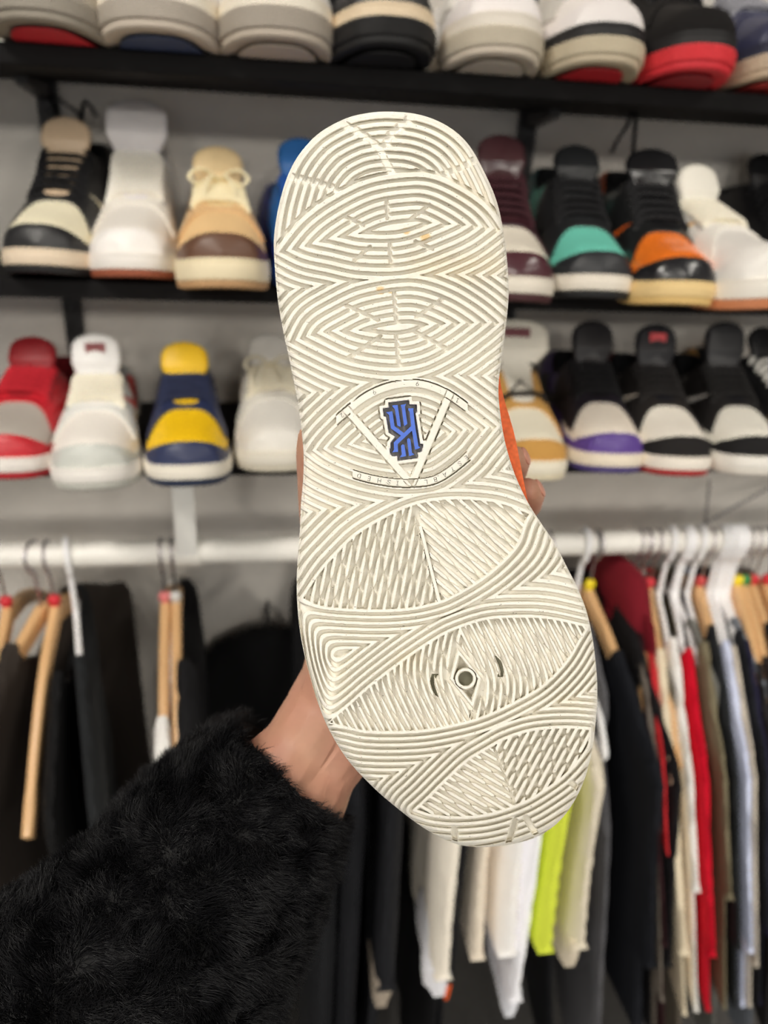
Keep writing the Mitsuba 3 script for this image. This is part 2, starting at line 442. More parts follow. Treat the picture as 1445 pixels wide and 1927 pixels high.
# heel arcs above the first eye follow the heel's rim
up = lens_curve('A'); ia = np.argmax(up[:, 0])
arcA = up[:ia + 1]
above = v < np.interp(u, arcA[:, 0], arcA[:, 1], left=-1, right=-1)
above |= (v < 476) & (u < 521)
above |= (v < 433) & (u > 946)
heel = above & ~LI['A']
warp = np.hypot((u - 735), (v - 340)) / 1.0
dh = np.where(v < 420, edge, edge)
hh = ridge(dh - 9, 15.2)
for P, wd in (([(646, 232), (674, 247), (698, 263), (715, 280), (724, 300), (735, 322)], 6.5), ([(772, 220), (750, 239), (737, 250), (722, 275)], 6.5),
              ([(540, 330), (560, 334), (594, 343), (629, 353)], 6.0), ([(896, 298), (871, 315), (842, 325), (822, 334)], 6.5)):
    wob = 2.2 * (meshkit.noise(np.stack([u / 7, v / 7, 0 * u], 1), 3) - 0.5)
    hh = np.minimum(hh, 0.18 + 0.82 * ss(wd - 1, wd + 1.2, seg_dist(P) + wob))
# keep one clean groove and rim along the eye's upper arc
hh = np.where(LD['A'] < 12, np.maximum(ridge(LD['A'], 24, .46, .12), 0), hh)
hgt = np.where(heel, hh, hgt)
# eyes A and B: nested ridges with narrow cross cuts
CUTS = {'A': [[(727, 374), (729, 412)], [(733, 458), (735, 494)], [(646, 406), (684, 424)], [(808, 386), (772, 414)], [(696, 465), (667, 491)], [(782, 455), (814, 469)]],
        'B': [[(741, 548), (745, 602)], [(745, 630), (750, 684)], [(652, 575), (712, 603)], [(840, 557), (784, 597)], [(716, 633), (656, 673)], [(780, 624), (838, 655)]]}
for k in 'AB':
    h = ridge(LD[k], 15.4, .56)
    inn = LI[k] & (LD[k] > 26)
    for c in CUTS[k]:
        h = np.where(inn, np.minimum(h, ss(2.2, 4.4, seg_dist(c))), h)
    hgt = np.where(LI[k], h, hgt)
# eye C: flat band, two bars, frame of the emblem
h = ridge(LD['C'], 14.8, .5)
ZX = lambda P: [(690 + x / 10.32, 730 + y / 10.32) for x, y in P]
RECESS = Polygon(ZX([(425, 290), (815, 240), (830, 330), (965, 325), (975, 470), (940, 490), (1035, 1095), (1085, 1090), (1105, 1225), (985, 1255), (1000, 1360), (605, 1415), (595, 1320), (465, 1330), (445, 1180),
                     (470, 1175), (465, 1070), (560, 950), (430, 865), (380, 560), (335, 550), (315, 405), (435, 385)]))
FRAME = RECESS.buffer(6.8, join_style=2)
barL, barR = seg_dist([(651, 770), (772, 908)]), seg_dist([(849, 735), (776, 908)])
inV = contains_xy(Polygon([(655, 765), (700, 720), (800, 712), (848, 735), (775, 915)]), u, v)
band = (LD['C'] < 17) & ((inV & (v < 780)) | ((u > 838) & (u < 880) & (v < 775)) | ((u < 660) & (u > 632) & (v < 800)) | ((u > 664) & (u < 890) & (v > 850) & ~((u > 880) & (v < 866))))
hc = np.where(band, ss(0.5, 3, LD['C']) * ss(17.2, 15, LD['C']), h)
mid_groove = inV & ~band & (LD['C'] < 24)
hc = np.where(mid_groove, 0, hc)
hc = np.where(inV & (v > 860), 0.15 * hc, hc)
fr = contains_xy(FRAME, u, v); re = contains_xy(RECESS, u, v)
dre = np.where(re, -1, 1) * cKDTree(dense(np.array(RECESS.exterior.coords)[:-1], .3)).query(Q)[0]
hc = np.where(inV & (dre < 9.5), np.maximum(hc * ss(8.5, 9.5, dre), 0), hc)
dfr = np.where(fr, 1, -1) * cKDTree(dense(np.array(FRAME.exterior.coords)[:-1], .3)).query(Q)[0]
plate_h = ss(-.6, .8, dre) * ss(-.8, .6, dfr)
hc = np.where(fr, plate_h, hc)
hc = np.where(dre < 0, -0.35 + 0.35 * ss(-.8, .6, dre), hc)
bar = np.maximum(ss(7.6, 6.2, barL), ss(7.6, 6.2, barR))
inBar = (barL < 9.2) | (barR < 9.2)
hc = np.where(inBar, np.where(band, np.minimum(hc, .75 + .25 * ss(.4, 1.2, np.abs(np.minimum(barL, barR) - 7.6))), bar), hc)
hc = np.where(fr & (dre > 0), np.maximum(hc, plate_h), hc)
hgt = np.where(LI['C'], hc, hgt)


# eyes D, E, F: fields of short tapered ribs, staggered in rows
def ribs(a, b, pitch, length, width, seed, taper=.35, rows=None):
    """a runs along the ribs, b across them."""
    k = np.floor(b / pitch)
    x = np.abs((b / pitch) - k - .5) * pitch * 2
    jit = meshkit.noise(np.stack([k * 1.7, 0 * k, 0 * k + seed], 1), seed)
    ph = a / length + .5 * (k % 2) + .22 * jit
    t = ph % 1
    wdt = width * np.clip(np.minimum(t / taper, (1 - t) / (taper * .55)) + .12, 0, 1)
    wdt = np.where((t < .035) | (t > .965), 0, wdt)
    return 1 - ss(wdt - 1.4, wdt + 1.6, x)


def rot(deg, cu, cv):
    c, s = math.cos(math.radians(deg)), math.sin(math.radians(deg))
    return (u - cu) * c + (v - cv) * s, -(u - cu) * s + (v - cv) * c


ax = 781 + (v - 953) * (45 / 177)
a1, b1 = rot(101, 781, 953); a2, b2 = rot(41, 781, 953)
hd = np.where(u < ax - 2, ribs(a1, b1, 13.6, 70, 6.9, 1), ribs(a2, b2, 14.2, 72, 7.0, 2))
hd = np.where(np.abs(u - ax) < 4.5, ss(5.0, 3.0, np.abs(u - ax)) * (v > 990), hd)
hgt = np.where(LI['D'], np.maximum(hd, ss(4.6, 2.6, LD['D'])), hgt)

cu, cv = 876, 1277
du, dv = u - cu, v - cv
ax = cu + dv * .10
left = u < ax
bend = np.where(left, 1, -1) * (-22) * np.exp(-(np.hypot(du / 90, dv / 75)) ** 2 * 1.2)
sp_ = 18 * np.logaddexp(0, dv / 18) - 18 * math.log(2)
b3 = du + np.where(left, .22 * dv - .74 * sp_, -.52 * dv + .74 * sp_)
he = ribs(dv + 36, b3 + 300, 12.4, 74, 6.6, 5, .3)
# diamond round the hole
dia = np.abs(du - dv * .26) / 30 + np.abs(dv + du * .0) / 56
he = np.where(dia < 1.28, 0, he)
he = np.where((dia < 1.05), ss(.72, .8, dia) * ss(1.05, .97, dia), he)
rho = np.hypot(du, dv)
he = np.where(rho < 21, ss(13.2, 14.6, rho) * ss(21, 19.3, rho), he)
HOLE = rho < 13.6
tri = (dia < .70) & (rho > 21) & (np.abs(dv) > 12)
slot = (np.abs(np.hypot(u - (915), v - 1262) - 28) < 4.6) & (u > 930) & (np.abs(v - 1249) < 24)
slot |= (np.abs(np.hypot(u - (842), v - 1284) - 28) < 4.6) & (u < 826) & (np.abs(v - 1290) < 21)
hgt = np.where(LI['E'], np.maximum(he, ss(4.6, 2.6, LD['E'])), hgt)
pit = LI['E'] & (HOLE | tri | slot)

ax = 929 + (v - 1406) * (40 / 107)
a5, b5 = rot(30, 929, 1406); a6, b6 = rot(118, 929, 1406)
hf = np.where(u < ax, ribs(a5, b5, 12.2, 54, 6.6, 8, .2), ribs(a6, b6, 12.8, 56, 7.4, 9, .2))
hf = np.where(np.abs(u - ax) < 2.2, 0, hf)
hgt = np.where(LI['F'], np.maximum(hf, ss(4.6, 2.6, LD['F'])), hgt)
# cross cuts at the toe's rim
outF = ~LI['F']
for P, wd in (([(855, 1560), (856, 1600)], 5.5), ([(969, 1545), (952, 1600)], 5.5), ([(990, 1540), (1022, 1592)], 5.5), ([(1076, 1474), (1112, 1506)], 5)):
    hgt = np.where(outF & (v > 1440), np.minimum(hgt, 1.8 * ss(wd - 1.2, wd + 1.2, seg_dist(P)) - .8), hgt)
# rim of the sole: always a thin ridge
hgt = np.where((edge < 5) & ~LI['F'], np.maximum(hgt, .0), hgt)

RISE = 14.0
drop = np.where(edge < 17, 17 - np.sqrt(np.maximum(0, 17 ** 2 - (17 - np.maximum(edge, 0)) ** 2)), 0)
toe_w = lambda vv: 46 * np.clip((vv - 1330) / 260, 0, 1.2) ** 2 + 20 * np.clip((330 - vv) / 120, 0, 1.2) ** 2
wfield = RISE * (1 - hgt) * np.where(LI['D'] | LI['E'] | LI['F'], 1.2, 1.0) + drop + toe_w(v)
wfield = np.where(pit, wfield + 16, wfield)
wfield += .16 * (meshkit.fbm(np.stack([u / 9, v / 9, 0 * u], 1), 3) - .5)
# mesh of the kept grid
idx = np.full(len(G), -1); idx[np.nonzero(keep)[0]] = np.arange(keep.sum())
I = idx.reshape(shape)
quad = np.stack([I[:-1, :-1], I[:-1, 1:], I[1:, 1:], I[1:, :-1]], -1).reshape(-1, 4)
quad = quad[(quad >= 0).all(1)]
quad = quad[(edge[quad] > -STEP * .98).all(1)]
outer = edge < 0
ou = dense(OUTLINE)[iO[keep]]
uu, vv = np.where(outer, ou[:, 0], u), np.where(outer, ou[:, 1], v)
V3 = sole_pt(uu, vv, wfield)
part_of = np.zeros(len(u), int)
for n_, k in enumerate('ABCDEF'): part_of = np.where(LI[k] & (LD[k] > 2), n_ + 1, part_of)
qz = part_of[quad].max(1)


STAINS = [(sole_pt(su_, sv_, 2).tolist(), r_ * UNIT) for su_, sv_, r_ in ((765, 436, 9), (800, 446, 13), (716, 547, 11), (735, 548, 7))]


def sole_fn(p, n, uv):
    k = mikit.fbm(p.x * 70, p.y * 70, p.z * 70) - 0.5
    y = mikit.smoothstep(.62, .80, mikit.fbm(p.x * 38 + 9, p.y * 38, p.z * 38))
    g = mikit.smoothstep(.55, .8, mikit.fbm(p.x * 120, p.y * 120 + 5, p.z * 120))
    s = 620.0
    q = mikit.noise(p.x * s * 2.3, p.y * s * 2.3, p.z * s * 2.3)
    c = mi.Color3f(0.70, 0.675, 0.605) * (1 + .10 * k)
    for (sx, sy, sz), r_ in STAINS:                 # small ochre stains
        d = dr.sqrt(dr.square(p.x - sx) + dr.square(p.y - sy) + dr.square(p.z - sz))
        c = mikit.mix(c, mi.Color3f(.62, .40, .12), .75 * mikit.smoothstep(1.0, .45, d / r_ + .5 * (mikit.fbm(p.x * 500, p.y * 500, p.z * 500) - .5)))
    c = mikit.mix(c, mi.Color3f(.70, .60, .40), .30 * y)
    c = mikit.mix(c, mi.Color3f(.55, .53, .48), .25 * g)
    return mikit.mix(c, mi.Color3f(.10, .085, .07), .8 * mikit.smoothstep(.90, .945, q))


scene['sole_rubber'] = {'type': 'twosided', 'nested': {'type': 'principled', 'base_color': mikit.proc(sole_fn), 'roughness': .62, 'specular': .35}}
shoe = thing('held_sneaker', 'orange knit sneaker held up in the hand, cream speckled sole facing the camera', 'sneaker')
OUTS = f'{shoe}__outsole'


def sub(faces):
    us, inv = np.unique(faces.ravel(), return_inverse=True)
    f = inv.reshape(-1, 4)
    return V3[us], np.vstack([f[:, [0, 2, 1]], f[:, [0, 3, 2]]])


scene[OUTS] = mikit.ply(sub(quad[qz == 0]), 'sole_rubber', smooth=False); _used[OUTS] = 0
tag(OUTS, 'cream speckled rubber outsole with curved raised ridges')
EYE_LABEL = ['eye-shaped tread nearest the heel, nested ridges', 'second eye-shaped tread from the heel, nested ridges', 'eye-shaped tread with V bars round the blue emblem',
             'eye-shaped tread with slanted ribs below the emblem', 'eye-shaped tread with a round hole in a diamond', 'ribbed half-eye tread at the toe']
for n_ in range(6):
    add('tread_eye', sub(quad[qz == n_ + 1]), 'sole_rubber', OUTS, smooth=False, label=EYE_LABEL[n_])


def plate(poly, w0, w1, rep=3.0):
    """A shapely polygon in sole units as a solid between depths w0 < w1."""
    v, f = to_arrays(prism(poly, 0, 1))
    return sole_pt(v[:, 0], v[:, 1], np.where(v[:, 2] > .5, w1, w0)), f[:, ::-1]


# blue emblem
def stroke(P, wd=7.4): return LineString(ZX(P)).buffer(wd / 2, cap_style=2, join_style=2)


def zp(P): return Polygon(ZX(P))


EMB = ops.unary_union([
    stroke([(462, 465), (505, 765), (700, 905)]), zp([(372, 472), (490, 452), (508, 490), (430, 520)]),
    stroke([(862, 400), (905, 760), (975, 1185)]), zp([(803, 400), (912, 392), (905, 440), (815, 450)]), zp([(925, 1120), (985, 1110), (1042, 1160), (938, 1200)]),
    stroke([(912, 745), (562, 1075), (572, 1245)]), zp([(535, 1190), (605, 1190), (606, 1240), (497, 1252)]),
    zp([(530, 335), (600, 330), (660, 720), (655, 760), (595, 730), (548, 420), (487, 345)]),
    zp([(655, 330), (768, 310), (740, 360), (790, 700), (725, 745), (680, 400)]),
    zp([(665, 1120), (700, 1090), (735, 1115), (765, 1325), (640, 1350), (680, 1290)]),
    zp([(780, 1000), (815, 970), (850, 1010), (880, 1260), (930, 1295), (822, 1325)])])
mat('emblem_blue', srgb(62, 98, 190), .5, grain=.12, scale=300)
add('emblem', plate(EMB.buffer(0), 1.6, 13, 3), 'emblem_blue', shoe, smooth=False, label='blue interlocked letter emblem')
mat('recess_grey', srgb(96, 94, 92), .8, grain=.2, scale=300)
add('emblem_recess', plate(RECESS.buffer(-.6), 12.2, 16, 3), 'recess_grey', shoe, smooth=False, label='grey recess round the emblem')
mat('hole_grey', srgb(104, 102, 86), .8)
for nm, poly in (('cushion', Point(876, 1277).buffer(14.5)), ('cushion', Point(935, 1252).buffer(30).intersection(Point(915, 1262).buffer(36))), ('cushion', Point(822, 1288).buffer(30).intersection(Point(842, 1284).buffer(36)))):
    add(nm, plate(poly, 21.5, 24, 3), 'hole_grey', shoe, smooth=False, label='olive-grey insole foam seen through a tread hole')
# engraved lettering: dark thin glyphs on the flat band, turned upside down on the lens side
mat('engraving', srgb(88, 84, 76), .9)


ctree_pts = dense(lens_curve('C')); ctree = cKDTree(ctree_pts)


def glyph(ch, x, y, deg, hpx=9.5):
    b_ = ctree_pts[ctree.query([x, y])[1]]
    n_ = np.array([x, y]) - b_; n_ /= np.linalg.norm(n_)
    x, y = b_ + n_ * 8.6
    m_ = meshkit.text_mesh(ch, hpx, 1.0)
    vv_, ff_ = np.array(m_.vertices), np.array(m_.faces)
    vv_[:, :2] -= (vv_[:, :2].max(0) + vv_[:, :2].min(0)) / 2
    a = math.radians(deg)
    x_, y_ = vv_[:, 0] * math.cos(a) + vv_[:, 1] * math.sin(a), vv_[:, 0] * math.sin(a) - vv_[:, 1] * math.cos(a)
    add('lettering', (sole_pt(x + x_, y + y_, np.where(vv_[:, 2] > .5, -.25, .6)), ff_), 'engraving', OUTS, smooth=False)


for ch, x, y, dg in (('1', 861, 753, 205), ('9', 785, 725, 184), ('9', 704, 738, 150), ('2', 644, 782, 138),
                     ('E', 874, 858, 146), ('S', 863, 870, 150), ('T', 850, 881, 156), ('A', 834, 889, 162), ('B', 817, 897, 168), ('L', 801, 903, 172),
                     ('I', 748, 908, 185), ('S', 732, 907, 187), ('H', 714, 903, 190), ('E', 695, 899, 194), ('D', 676, 894, 197)):
    glyph(ch, x, y, dg, 8.6)
# ------------------------------------------------------------------ the rest of the held sneaker (away from the lens)
SIDE_V = np.array([214, 225, 250, 290, 340, 400, 470, 550, 640, 730, 830, 930, 1030, 1130, 1230, 1320, 1400, 1470, 1530, 1570, 1590.0])
oc = dense(OUTLINE)


def side_at(vq):
    rows = oc[np.abs(oc[:, 1] - vq) < 1.2]
    return rows[:, 0].min(), rows[:, 0].max()


LR = np.array([side_at(x) for x in SIDE_V])
lef, rig = PchipInterpolator(SIDE_V, LR[:, 0]), PchipInterpolator(SIDE_V, LR[:, 1])
LOOP = catmull(OUTLINE[::6], 3, True)
CEN = np.array([LOOP[:, 0].mean(), LOOP[:, 1].mean()])


def shell(steps, smooth=True):
    """Outline rings scaled about their own middle line at growing depth, closed at the end."""
    n = len(LOOP); vs = []
    nrm = np.roll(LOOP, -1, 0) - np.roll(LOOP, 1, 0)
    nrm = np.stack([-nrm[:, 1], nrm[:, 0]], 1); nrm /= np.linalg.norm(nrm, axis=1, keepdims=True)
    if ((LOOP + nrm - CEN) ** 2).sum() < ((LOOP - CEN) ** 2).sum(): nrm = -nrm
    for out, w in steps:
        P = LOOP + nrm * out
        k = 1 + w * UNIT / SOLE_Z
        Q_ = np.stack([W / 2 + (P[:, 0] - W / 2) / k, H / 2 + (P[:, 1] - H / 2) / k], 1)
        vs.append(sole_pt(Q_[:, 0], Q_[:, 1], w + toe_w(P[:, 1])))
    v_ = np.vstack(vs + [vs[-1].mean(0)[None]])
    i, j = np.meshgrid(np.arange(len(steps) - 1), np.arange(n), indexing='ij')
    q = np.stack([i * n + j, i * n + (j + 1) % n, (i + 1) * n + (j + 1) % n, (i + 1) * n + j], -1).reshape(-1, 4)
    jj = np.arange(n); L = (len(steps) - 1) * n
    return v_, np.vstack([q[:, [0, 1, 2]], q[:, [0, 2, 3]], np.stack([L + jj, L + (jj + 1) % n, np.full(n, len(v_) - 1)], 1)])


mat('midsole_white', srgb(232, 228, 216), .55)
add('midsole', shell([(-2, 16), (0, 18), (0, 40), (-1, 90), (-6, 112), (-12, 114)]), 'midsole_white', shoe, smooth=50)

# knit upper: sections along v from heel (s=0) to toe (s=1)
HEELV, TOEV = 232.0, 1572.0


def upper_surface(s, t, off=0.0):
    """s 0 heel .. 1 toe, t -1 left .. 1 right over the top; returns sole-unit points (u, v, w) without perspective spread."""
    s, t = np.broadcast_arrays(np.asarray(s, float), np.asarray(t, float))
    vv_ = HEELV + s * (TOEV - HEELV)
    l, r = lef(np.clip(vv_, 216, 1588)), rig(np.clip(vv_, 216, 1588))
    mid, hw = (l + r) / 2, (r - l) / 2 * .93
    waist = np.exp(-((vv_ - 830) / 170) ** 2)
    mid = mid + 25 * waist; hw = hw + 27 * waist
    Hs = PchipInterpolator([0, .04, .12, .3, .42, .5, .62, .75, .88, .96, 1.0], [430, 500, 520, 470, 480, 440, 345, 265, 205, 150, 60])(s) - 95
    ex = PchipInterpolator([0, .3, .5, .75, 1], [.45, .5, .62, .8, .9])(s)
    a = t * np.pi / 2
    su, cu_ = np.sign(np.sin(a)) * np.abs(np.sin(a)) ** ex, np.abs(np.cos(a)) ** ex
    end = np.clip(np.minimum(s / .05, (1 - s) / .06), 0, 1) ** .5
    taper = 1 - .22 * (cu_ ** 2) * np.clip((.7 - s) / .3, 0, 1)
    uu_ = mid + (hw * end + off) * su * taper
    ww_ = 95 + (Hs * (.35 + .65 * end) + off) * cu_ + toe_w(vv_) * .8
    vv_ = vv_ + off * np.clip((s - .9) / .1, 0, 1) - off * np.clip((.1 - s) / .1, 0, 1)
    return uu_, vv_, ww_


def raw_pt(u_, v_, w_):
    """Sole units to the room at true size at every depth."""
    return SO + SR * ((u_ - W / 2) * UNIT)[..., None] - SU * ((v_ - H / 2) * UNIT)[..., None] + SF * (w_ * UNIT)[..., None]


def surf_solid(fn, ns=72, nt=48, off=0.0):
    """A closed solid under the surface fn(s, t) as a Manifold in plain coordinates."""
    S = .5 - .5 * np.cos(np.linspace(0, np.pi, ns)); Tt = np.linspace(-1, 1, nt)
    Sg, Tg = np.meshgrid(S, Tt, indexing='ij')
    P = np.stack(fn(Sg, Tg, off), -1)
    bot = P.copy()
    # bottom: straight across between the two lower edges
    x = (Tg[..., None] + 1) / 2
    bot = P[:, :1] * (1 - x) + P[:, -1:] * x
    v_ = np.vstack([P.reshape(-1, 3), bot.reshape(-1, 3)])
    i, j = np.meshgrid(np.arange(ns - 1), np.arange(nt - 1), indexing='ij')
    q = np.stack([i * nt + j, i * nt + j + 1, (i + 1) * nt + j + 1, (i + 1) * nt + j], -1).reshape(-1, 4)
    N = ns * nt
    f_ = [q, q[:, ::-1] + N]
    for i0, rev in ((0, False), (ns - 1, True)):
        j = np.arange(nt - 1); e = np.stack([i0 * nt + j, i0 * nt + j + 1, N + i0 * nt + j + 1, N + i0 * nt + j], 1)
        f_.append(e[:, ::-1] if not rev else e)
    f_ = np.vstack(f_)
    tm = trimesh.Trimesh(v_, np.vstack([f_[:, [0, 1, 2]], f_[:, [0, 2, 3]]]), process=False)
    tm.merge_vertices(digits_vertex=6)
    tm.update_faces(tm.nondegenerate_faces())
    mm = m3.Mesh(np.asarray(tm.vertices, np.float32), np.asarray(tm.faces, np.uint32))
    try: mm.merge()
    except Exception: pass
    M_ = Manifold(mm)
    if M_.status() != m3.Error.NoError: return None
    return M_ if M_.volume() > 0 else Manifold(m3.Mesh(np.asarray(tm.vertices, np.float32), np.asarray(tm.faces[:, ::-1], np.uint32)))


def knit_fn(p, n, uv):
    k = mikit.fbm(p.x * 260, p.y * 260, p.z * 260) - .5
    w = mikit.noise(p.x * 900, p.y * 350, p.z * 900) - .5
    return mi.Color3f(.66, .125, .035) * (1 + .5 * k + .35 * w)


scene['orange_knit'] = {'type': 'twosided', 'nested': {'type': 'principled', 'base_color': mikit.proc(knit_fn), 'roughness': .8, 'sheen': .3}}
mat('lining_dark', srgb(40, 34, 32), .9)
mat('lace_orange', srgb(236, 120, 60), .8)
US = surf_solid(upper_surface)
cav = Manifold.batch_hull([Manifold.sphere(1, 40).scale([88, 150, 40]).translate([735, 430, w_]) for w_ in (190, 560)])
cav2 = Manifold.batch_hull([Manifold.sphere(1, 40).scale([100, 164, 40]).translate([735, 430, w_]) for w_ in (180, 560)])
main = US - cav2
lin = (US ^ cav2) - cav
for nm, M_, mt, lb in (('upper', main, 'orange_knit', 'orange knit upper'), ('collar', lin, 'lining_dark', 'dark padded collar')):
    v_, f_ = to_arrays(M_)
    add(nm, (raw_pt(v_[:, 0], v_[:, 1], v_[:, 2]), f_), mt, shoe, smooth=50, label=lb)
rows = []
for k_, s_ in enumerate(np.linspace(.45, .66, 6)):
    t_ = np.linspace(-.33, .33, 15)
    P = np.stack(upper_surface(np.full(15, s_) + .012 * np.abs(t_) / .33, t_, 6), -1)
    rows.append(tube(raw_pt(P[:, 0], P[:, 1], P[:, 2]), .0036, 8, up=SF, flat=.45))
add('laces', join(*rows), 'lace_orange', shoe, smooth=50)
t_ = np.linspace(-.26, .26, 13); s_ = np.linspace(.40, .69, 24)
Sg, Tg = np.meshgrid(s_, t_, indexing='ij')
P0 = np.stack(upper_surface(Sg, Tg, 2), -1); P1 = np.stack(upper_surface(Sg, Tg, -8), -1)


def sheet(Pa, Pb):
    a, b = Pa.shape[:2]; N = a * b
    i, j = np.meshgrid(np.arange(a - 1), np.arange(b - 1), indexing='ij')
    q = np.stack([i * b + j, i * b + j + 1, (i + 1) * b + j + 1, (i + 1) * b + j], -1).reshape(-1, 4)
    g = np.arange(N).reshape(a, b)
    rim = np.r_[g[0, :], g[1:, -1], g[-1, -2::-1], g[-2:0:-1, 0]]
    r2 = np.roll(rim, -1)
    e = np.stack([rim, rim + N, r2 + N, r2], 1)
    return np.vstack([Pa.reshape(-1, 3), Pb.reshape(-1, 3)]), np.vstack([q, q[:, ::-1] + N, e])


v_, q_ = sheet(P0, P1)
add('tongue', (raw_pt(v_[:, 0], v_[:, 1], v_[:, 2]), q_), 'lace_orange', shoe, smooth=50)
# ------------------------------------------------------------------ the person: forearm and left hand round the shoe, black plush sleeve
def bones(chains, refine=.003, it=14):
    """chains: lists of (px, py, depth, radius in metres); hulls of neighbouring spheres, joined and smoothed."""
    parts = []
    for ch in chains:
        sp = [Manifold.sphere(r, 20).translate(at_depth(px, py, z).tolist()) for px, py, z, r in ch]
        parts += [Manifold.batch_hull([a, b]) for a, b in zip(sp[:-1], sp[1:])]
    M_ = Manifold.batch_boolean(parts, m3.OpType.Add).refine_to_length(refine)
    v_, f_ = to_arrays(M_)
    tm = trimesh.Trimesh(v_, f_, process=True)
    trimesh.smoothing.filter_taubin(tm, lamb=.5, nu=.52, iterations=it)
    return np.array(tm.vertices), np.array(tm.faces)


def skin_fn(p, n, uv):
    k = mikit.fbm(p.x * 60, p.y * 60, p.z * 60) - .5
    f = mikit.fbm(p.x * 420, p.y * 420, p.z * 420) - .5
    return mikit.mix(mi.Color3f(.43, .245, .155) * (1 + .14 * f), mi.Color3f(.44, .205, .145), .5 + 1.1 * k)


scene['skin'] = {'type': 'twosided', 'nested': {'type': 'principled', 'base_color': mikit.proc(skin_fn), 'roughness': .5, 'specular': .4, 'sheen': .15}}
person = thing('person', 'bare wrist and hand of a person in a black plush sleeve holding up the sneaker', 'person')
WR = (596, 1375, .402)
idx_, mid_, rng_, pky_ = (748, 1030, .426), (778, 1078, .432), (790, 1135, .432), (782, 1190, .426)
hand = [
    # forearm and wrist, two strands side by side for a flattened section
    [(395, 1660, .375, .034), (480, 1535, .392, .031), (568, 1418, .402, .0225), (612, 1345, .406, .0225)],
    [(430, 1690, .375, .034), (515, 1570, .392, .031), (598, 1450, .402, .0205), (640, 1395, .406, .0205)],
    # palm
    [(612, 1345, .406, .0225), idx_ + (.0135,)], [(618, 1358, .406, .022), mid_ + (.0138,)], [(630, 1375, .406, .021), rng_ + (.013,)], [(640, 1395, .406, .020), pky_ + (.012,)],
    [idx_ + (.0135,), mid_ + (.0138,)], [mid_ + (.0138,), rng_ + (.013,)], [rng_ + (.013,), pky_ + (.012,)],
    [(665, 1270, .415, .019), mid_ + (.0138,)], [(670, 1280, .414, .019), rng_ + (.013,)],
    # thumb along the shoe's left side
    [(625, 1340, .406, .021), (640, 1230, .400, .0175), (622, 1090, .390, .0130), (602, 950, .376, .0105), (592, 850, .364, .0088), (590, 826, .362, .0075)],
    # fingers behind the shoe and round its right side
    [idx_ + (.0125,), (884, 935, .425, .0098), (962, 884, .402, .0085), (969, 868, .376, .0074), (963, 862, .368, .0062)],
    [mid_ + (.0128,), (925, 998, .428, .0100), (988, 948, .404, .0087), (996, 930, .378, .0076), (991, 924, .370, .0064)],
    [rng_ + (.012,), (925, 1080, .428, .0095), (990, 1045, .408, .0083), (1000, 1020, .385, .0075), (996, 1014, .376, .0064)],
    [pky_ + (.011,), (890, 1160, .424, .0084), (962, 1140, .410, .0074), (985, 1125, .390, .0067), (984, 1119, .382, .0058)],
]
add('forearm_and_hand', bones(hand), 'skin', person, smooth=True)
mat('nail', srgb(196, 140, 120), .3, coat=.5)
for (ax_, ay_, az_), (bx_, by_, bz_), r_ in (((592, 850, .364), (590, 826, .362), .0088), ((969, 868, .376), (963, 862, .368), .0074), ((996, 930, .378), (991, 924, .370), .0076),
                                             ((1000, 1020, .385), (996, 1014, .376), .0075), ((985, 1125, .390), (984, 1119, .382), .0067)):
    A_, B_ = at_depth(ax_, ay_, az_), at_depth(bx_, by_, bz_)
    d_ = (B_ - A_) / np.linalg.norm(B_ - A_)
    out_ = (RGT * .6 + FWD * .8 if ax_ > 700 else -RGT * .5 + FWD * .85); out_ = out_ - d_ * (out_ @ d_); out_ /= np.linalg.norm(out_)
    M_ = frame(A_ + d_ * .002 + out_ * r_ * .80, np.cross(out_, d_), d_, out_)
    v_, f_ = to_arrays(Manifold.sphere(1, 20).scale([r_ * .62, r_ * .95, r_ * .22]))
    add('fingernail', moved((v_, f_), M_), 'nail', person, smooth=True)

# sleeve
sl = [(545, 1446, .398, 106), (484, 1520, .392, 165), (418, 1625, .384, 200), (322, 1768, .372, 238), (175, 1908, .358, 268), (-20, 2060, .345, 285), (-180, 2190, .335, 285)]
chain = [[(a, b, z, r * z / FPX) for a, b, z, r in sl]]
sv, sf_ = bones(chain, .006, 20)
# a mouth for the wrist: hollow the sleeve's end
mouth = at_depth(568, 1412, .4005); axis = mouth - at_depth(440, 1590, .385); axis /= np.linalg.norm(axis)
SM = Manifold(m3.Mesh(sv.astype(np.float32), sf_.astype(np.uint32)))
SM = SM.trim_by_plane((-axis).tolist(), float(-axis @ (mouth + axis * .004)))
bore = Manifold.batch_hull([Manifold.sphere(.0365, 32).translate((mouth + axis * d_).tolist()) for d_ in (-.05, .06)])
SM = SM - bore
sv, sf_ = to_arrays(SM.refine_to_length(.006))
crease = .004 * (meshkit.fbm(sv * 22, 3, 4) - .5)
stm = trimesh.Trimesh(sv, sf_, process=True)
stm.vertices = stm.vertices + stm.vertex_normals * (.010 * (meshkit.fbm(stm.vertices * 18, 2, 4) - .5))[:, None]
mat('fur_base', (.006, .006, .0065), .95)
slv = add('sleeve', (stm.vertices, stm.faces), 'fur_base', person, smooth=True, label='black plush coat sleeve')
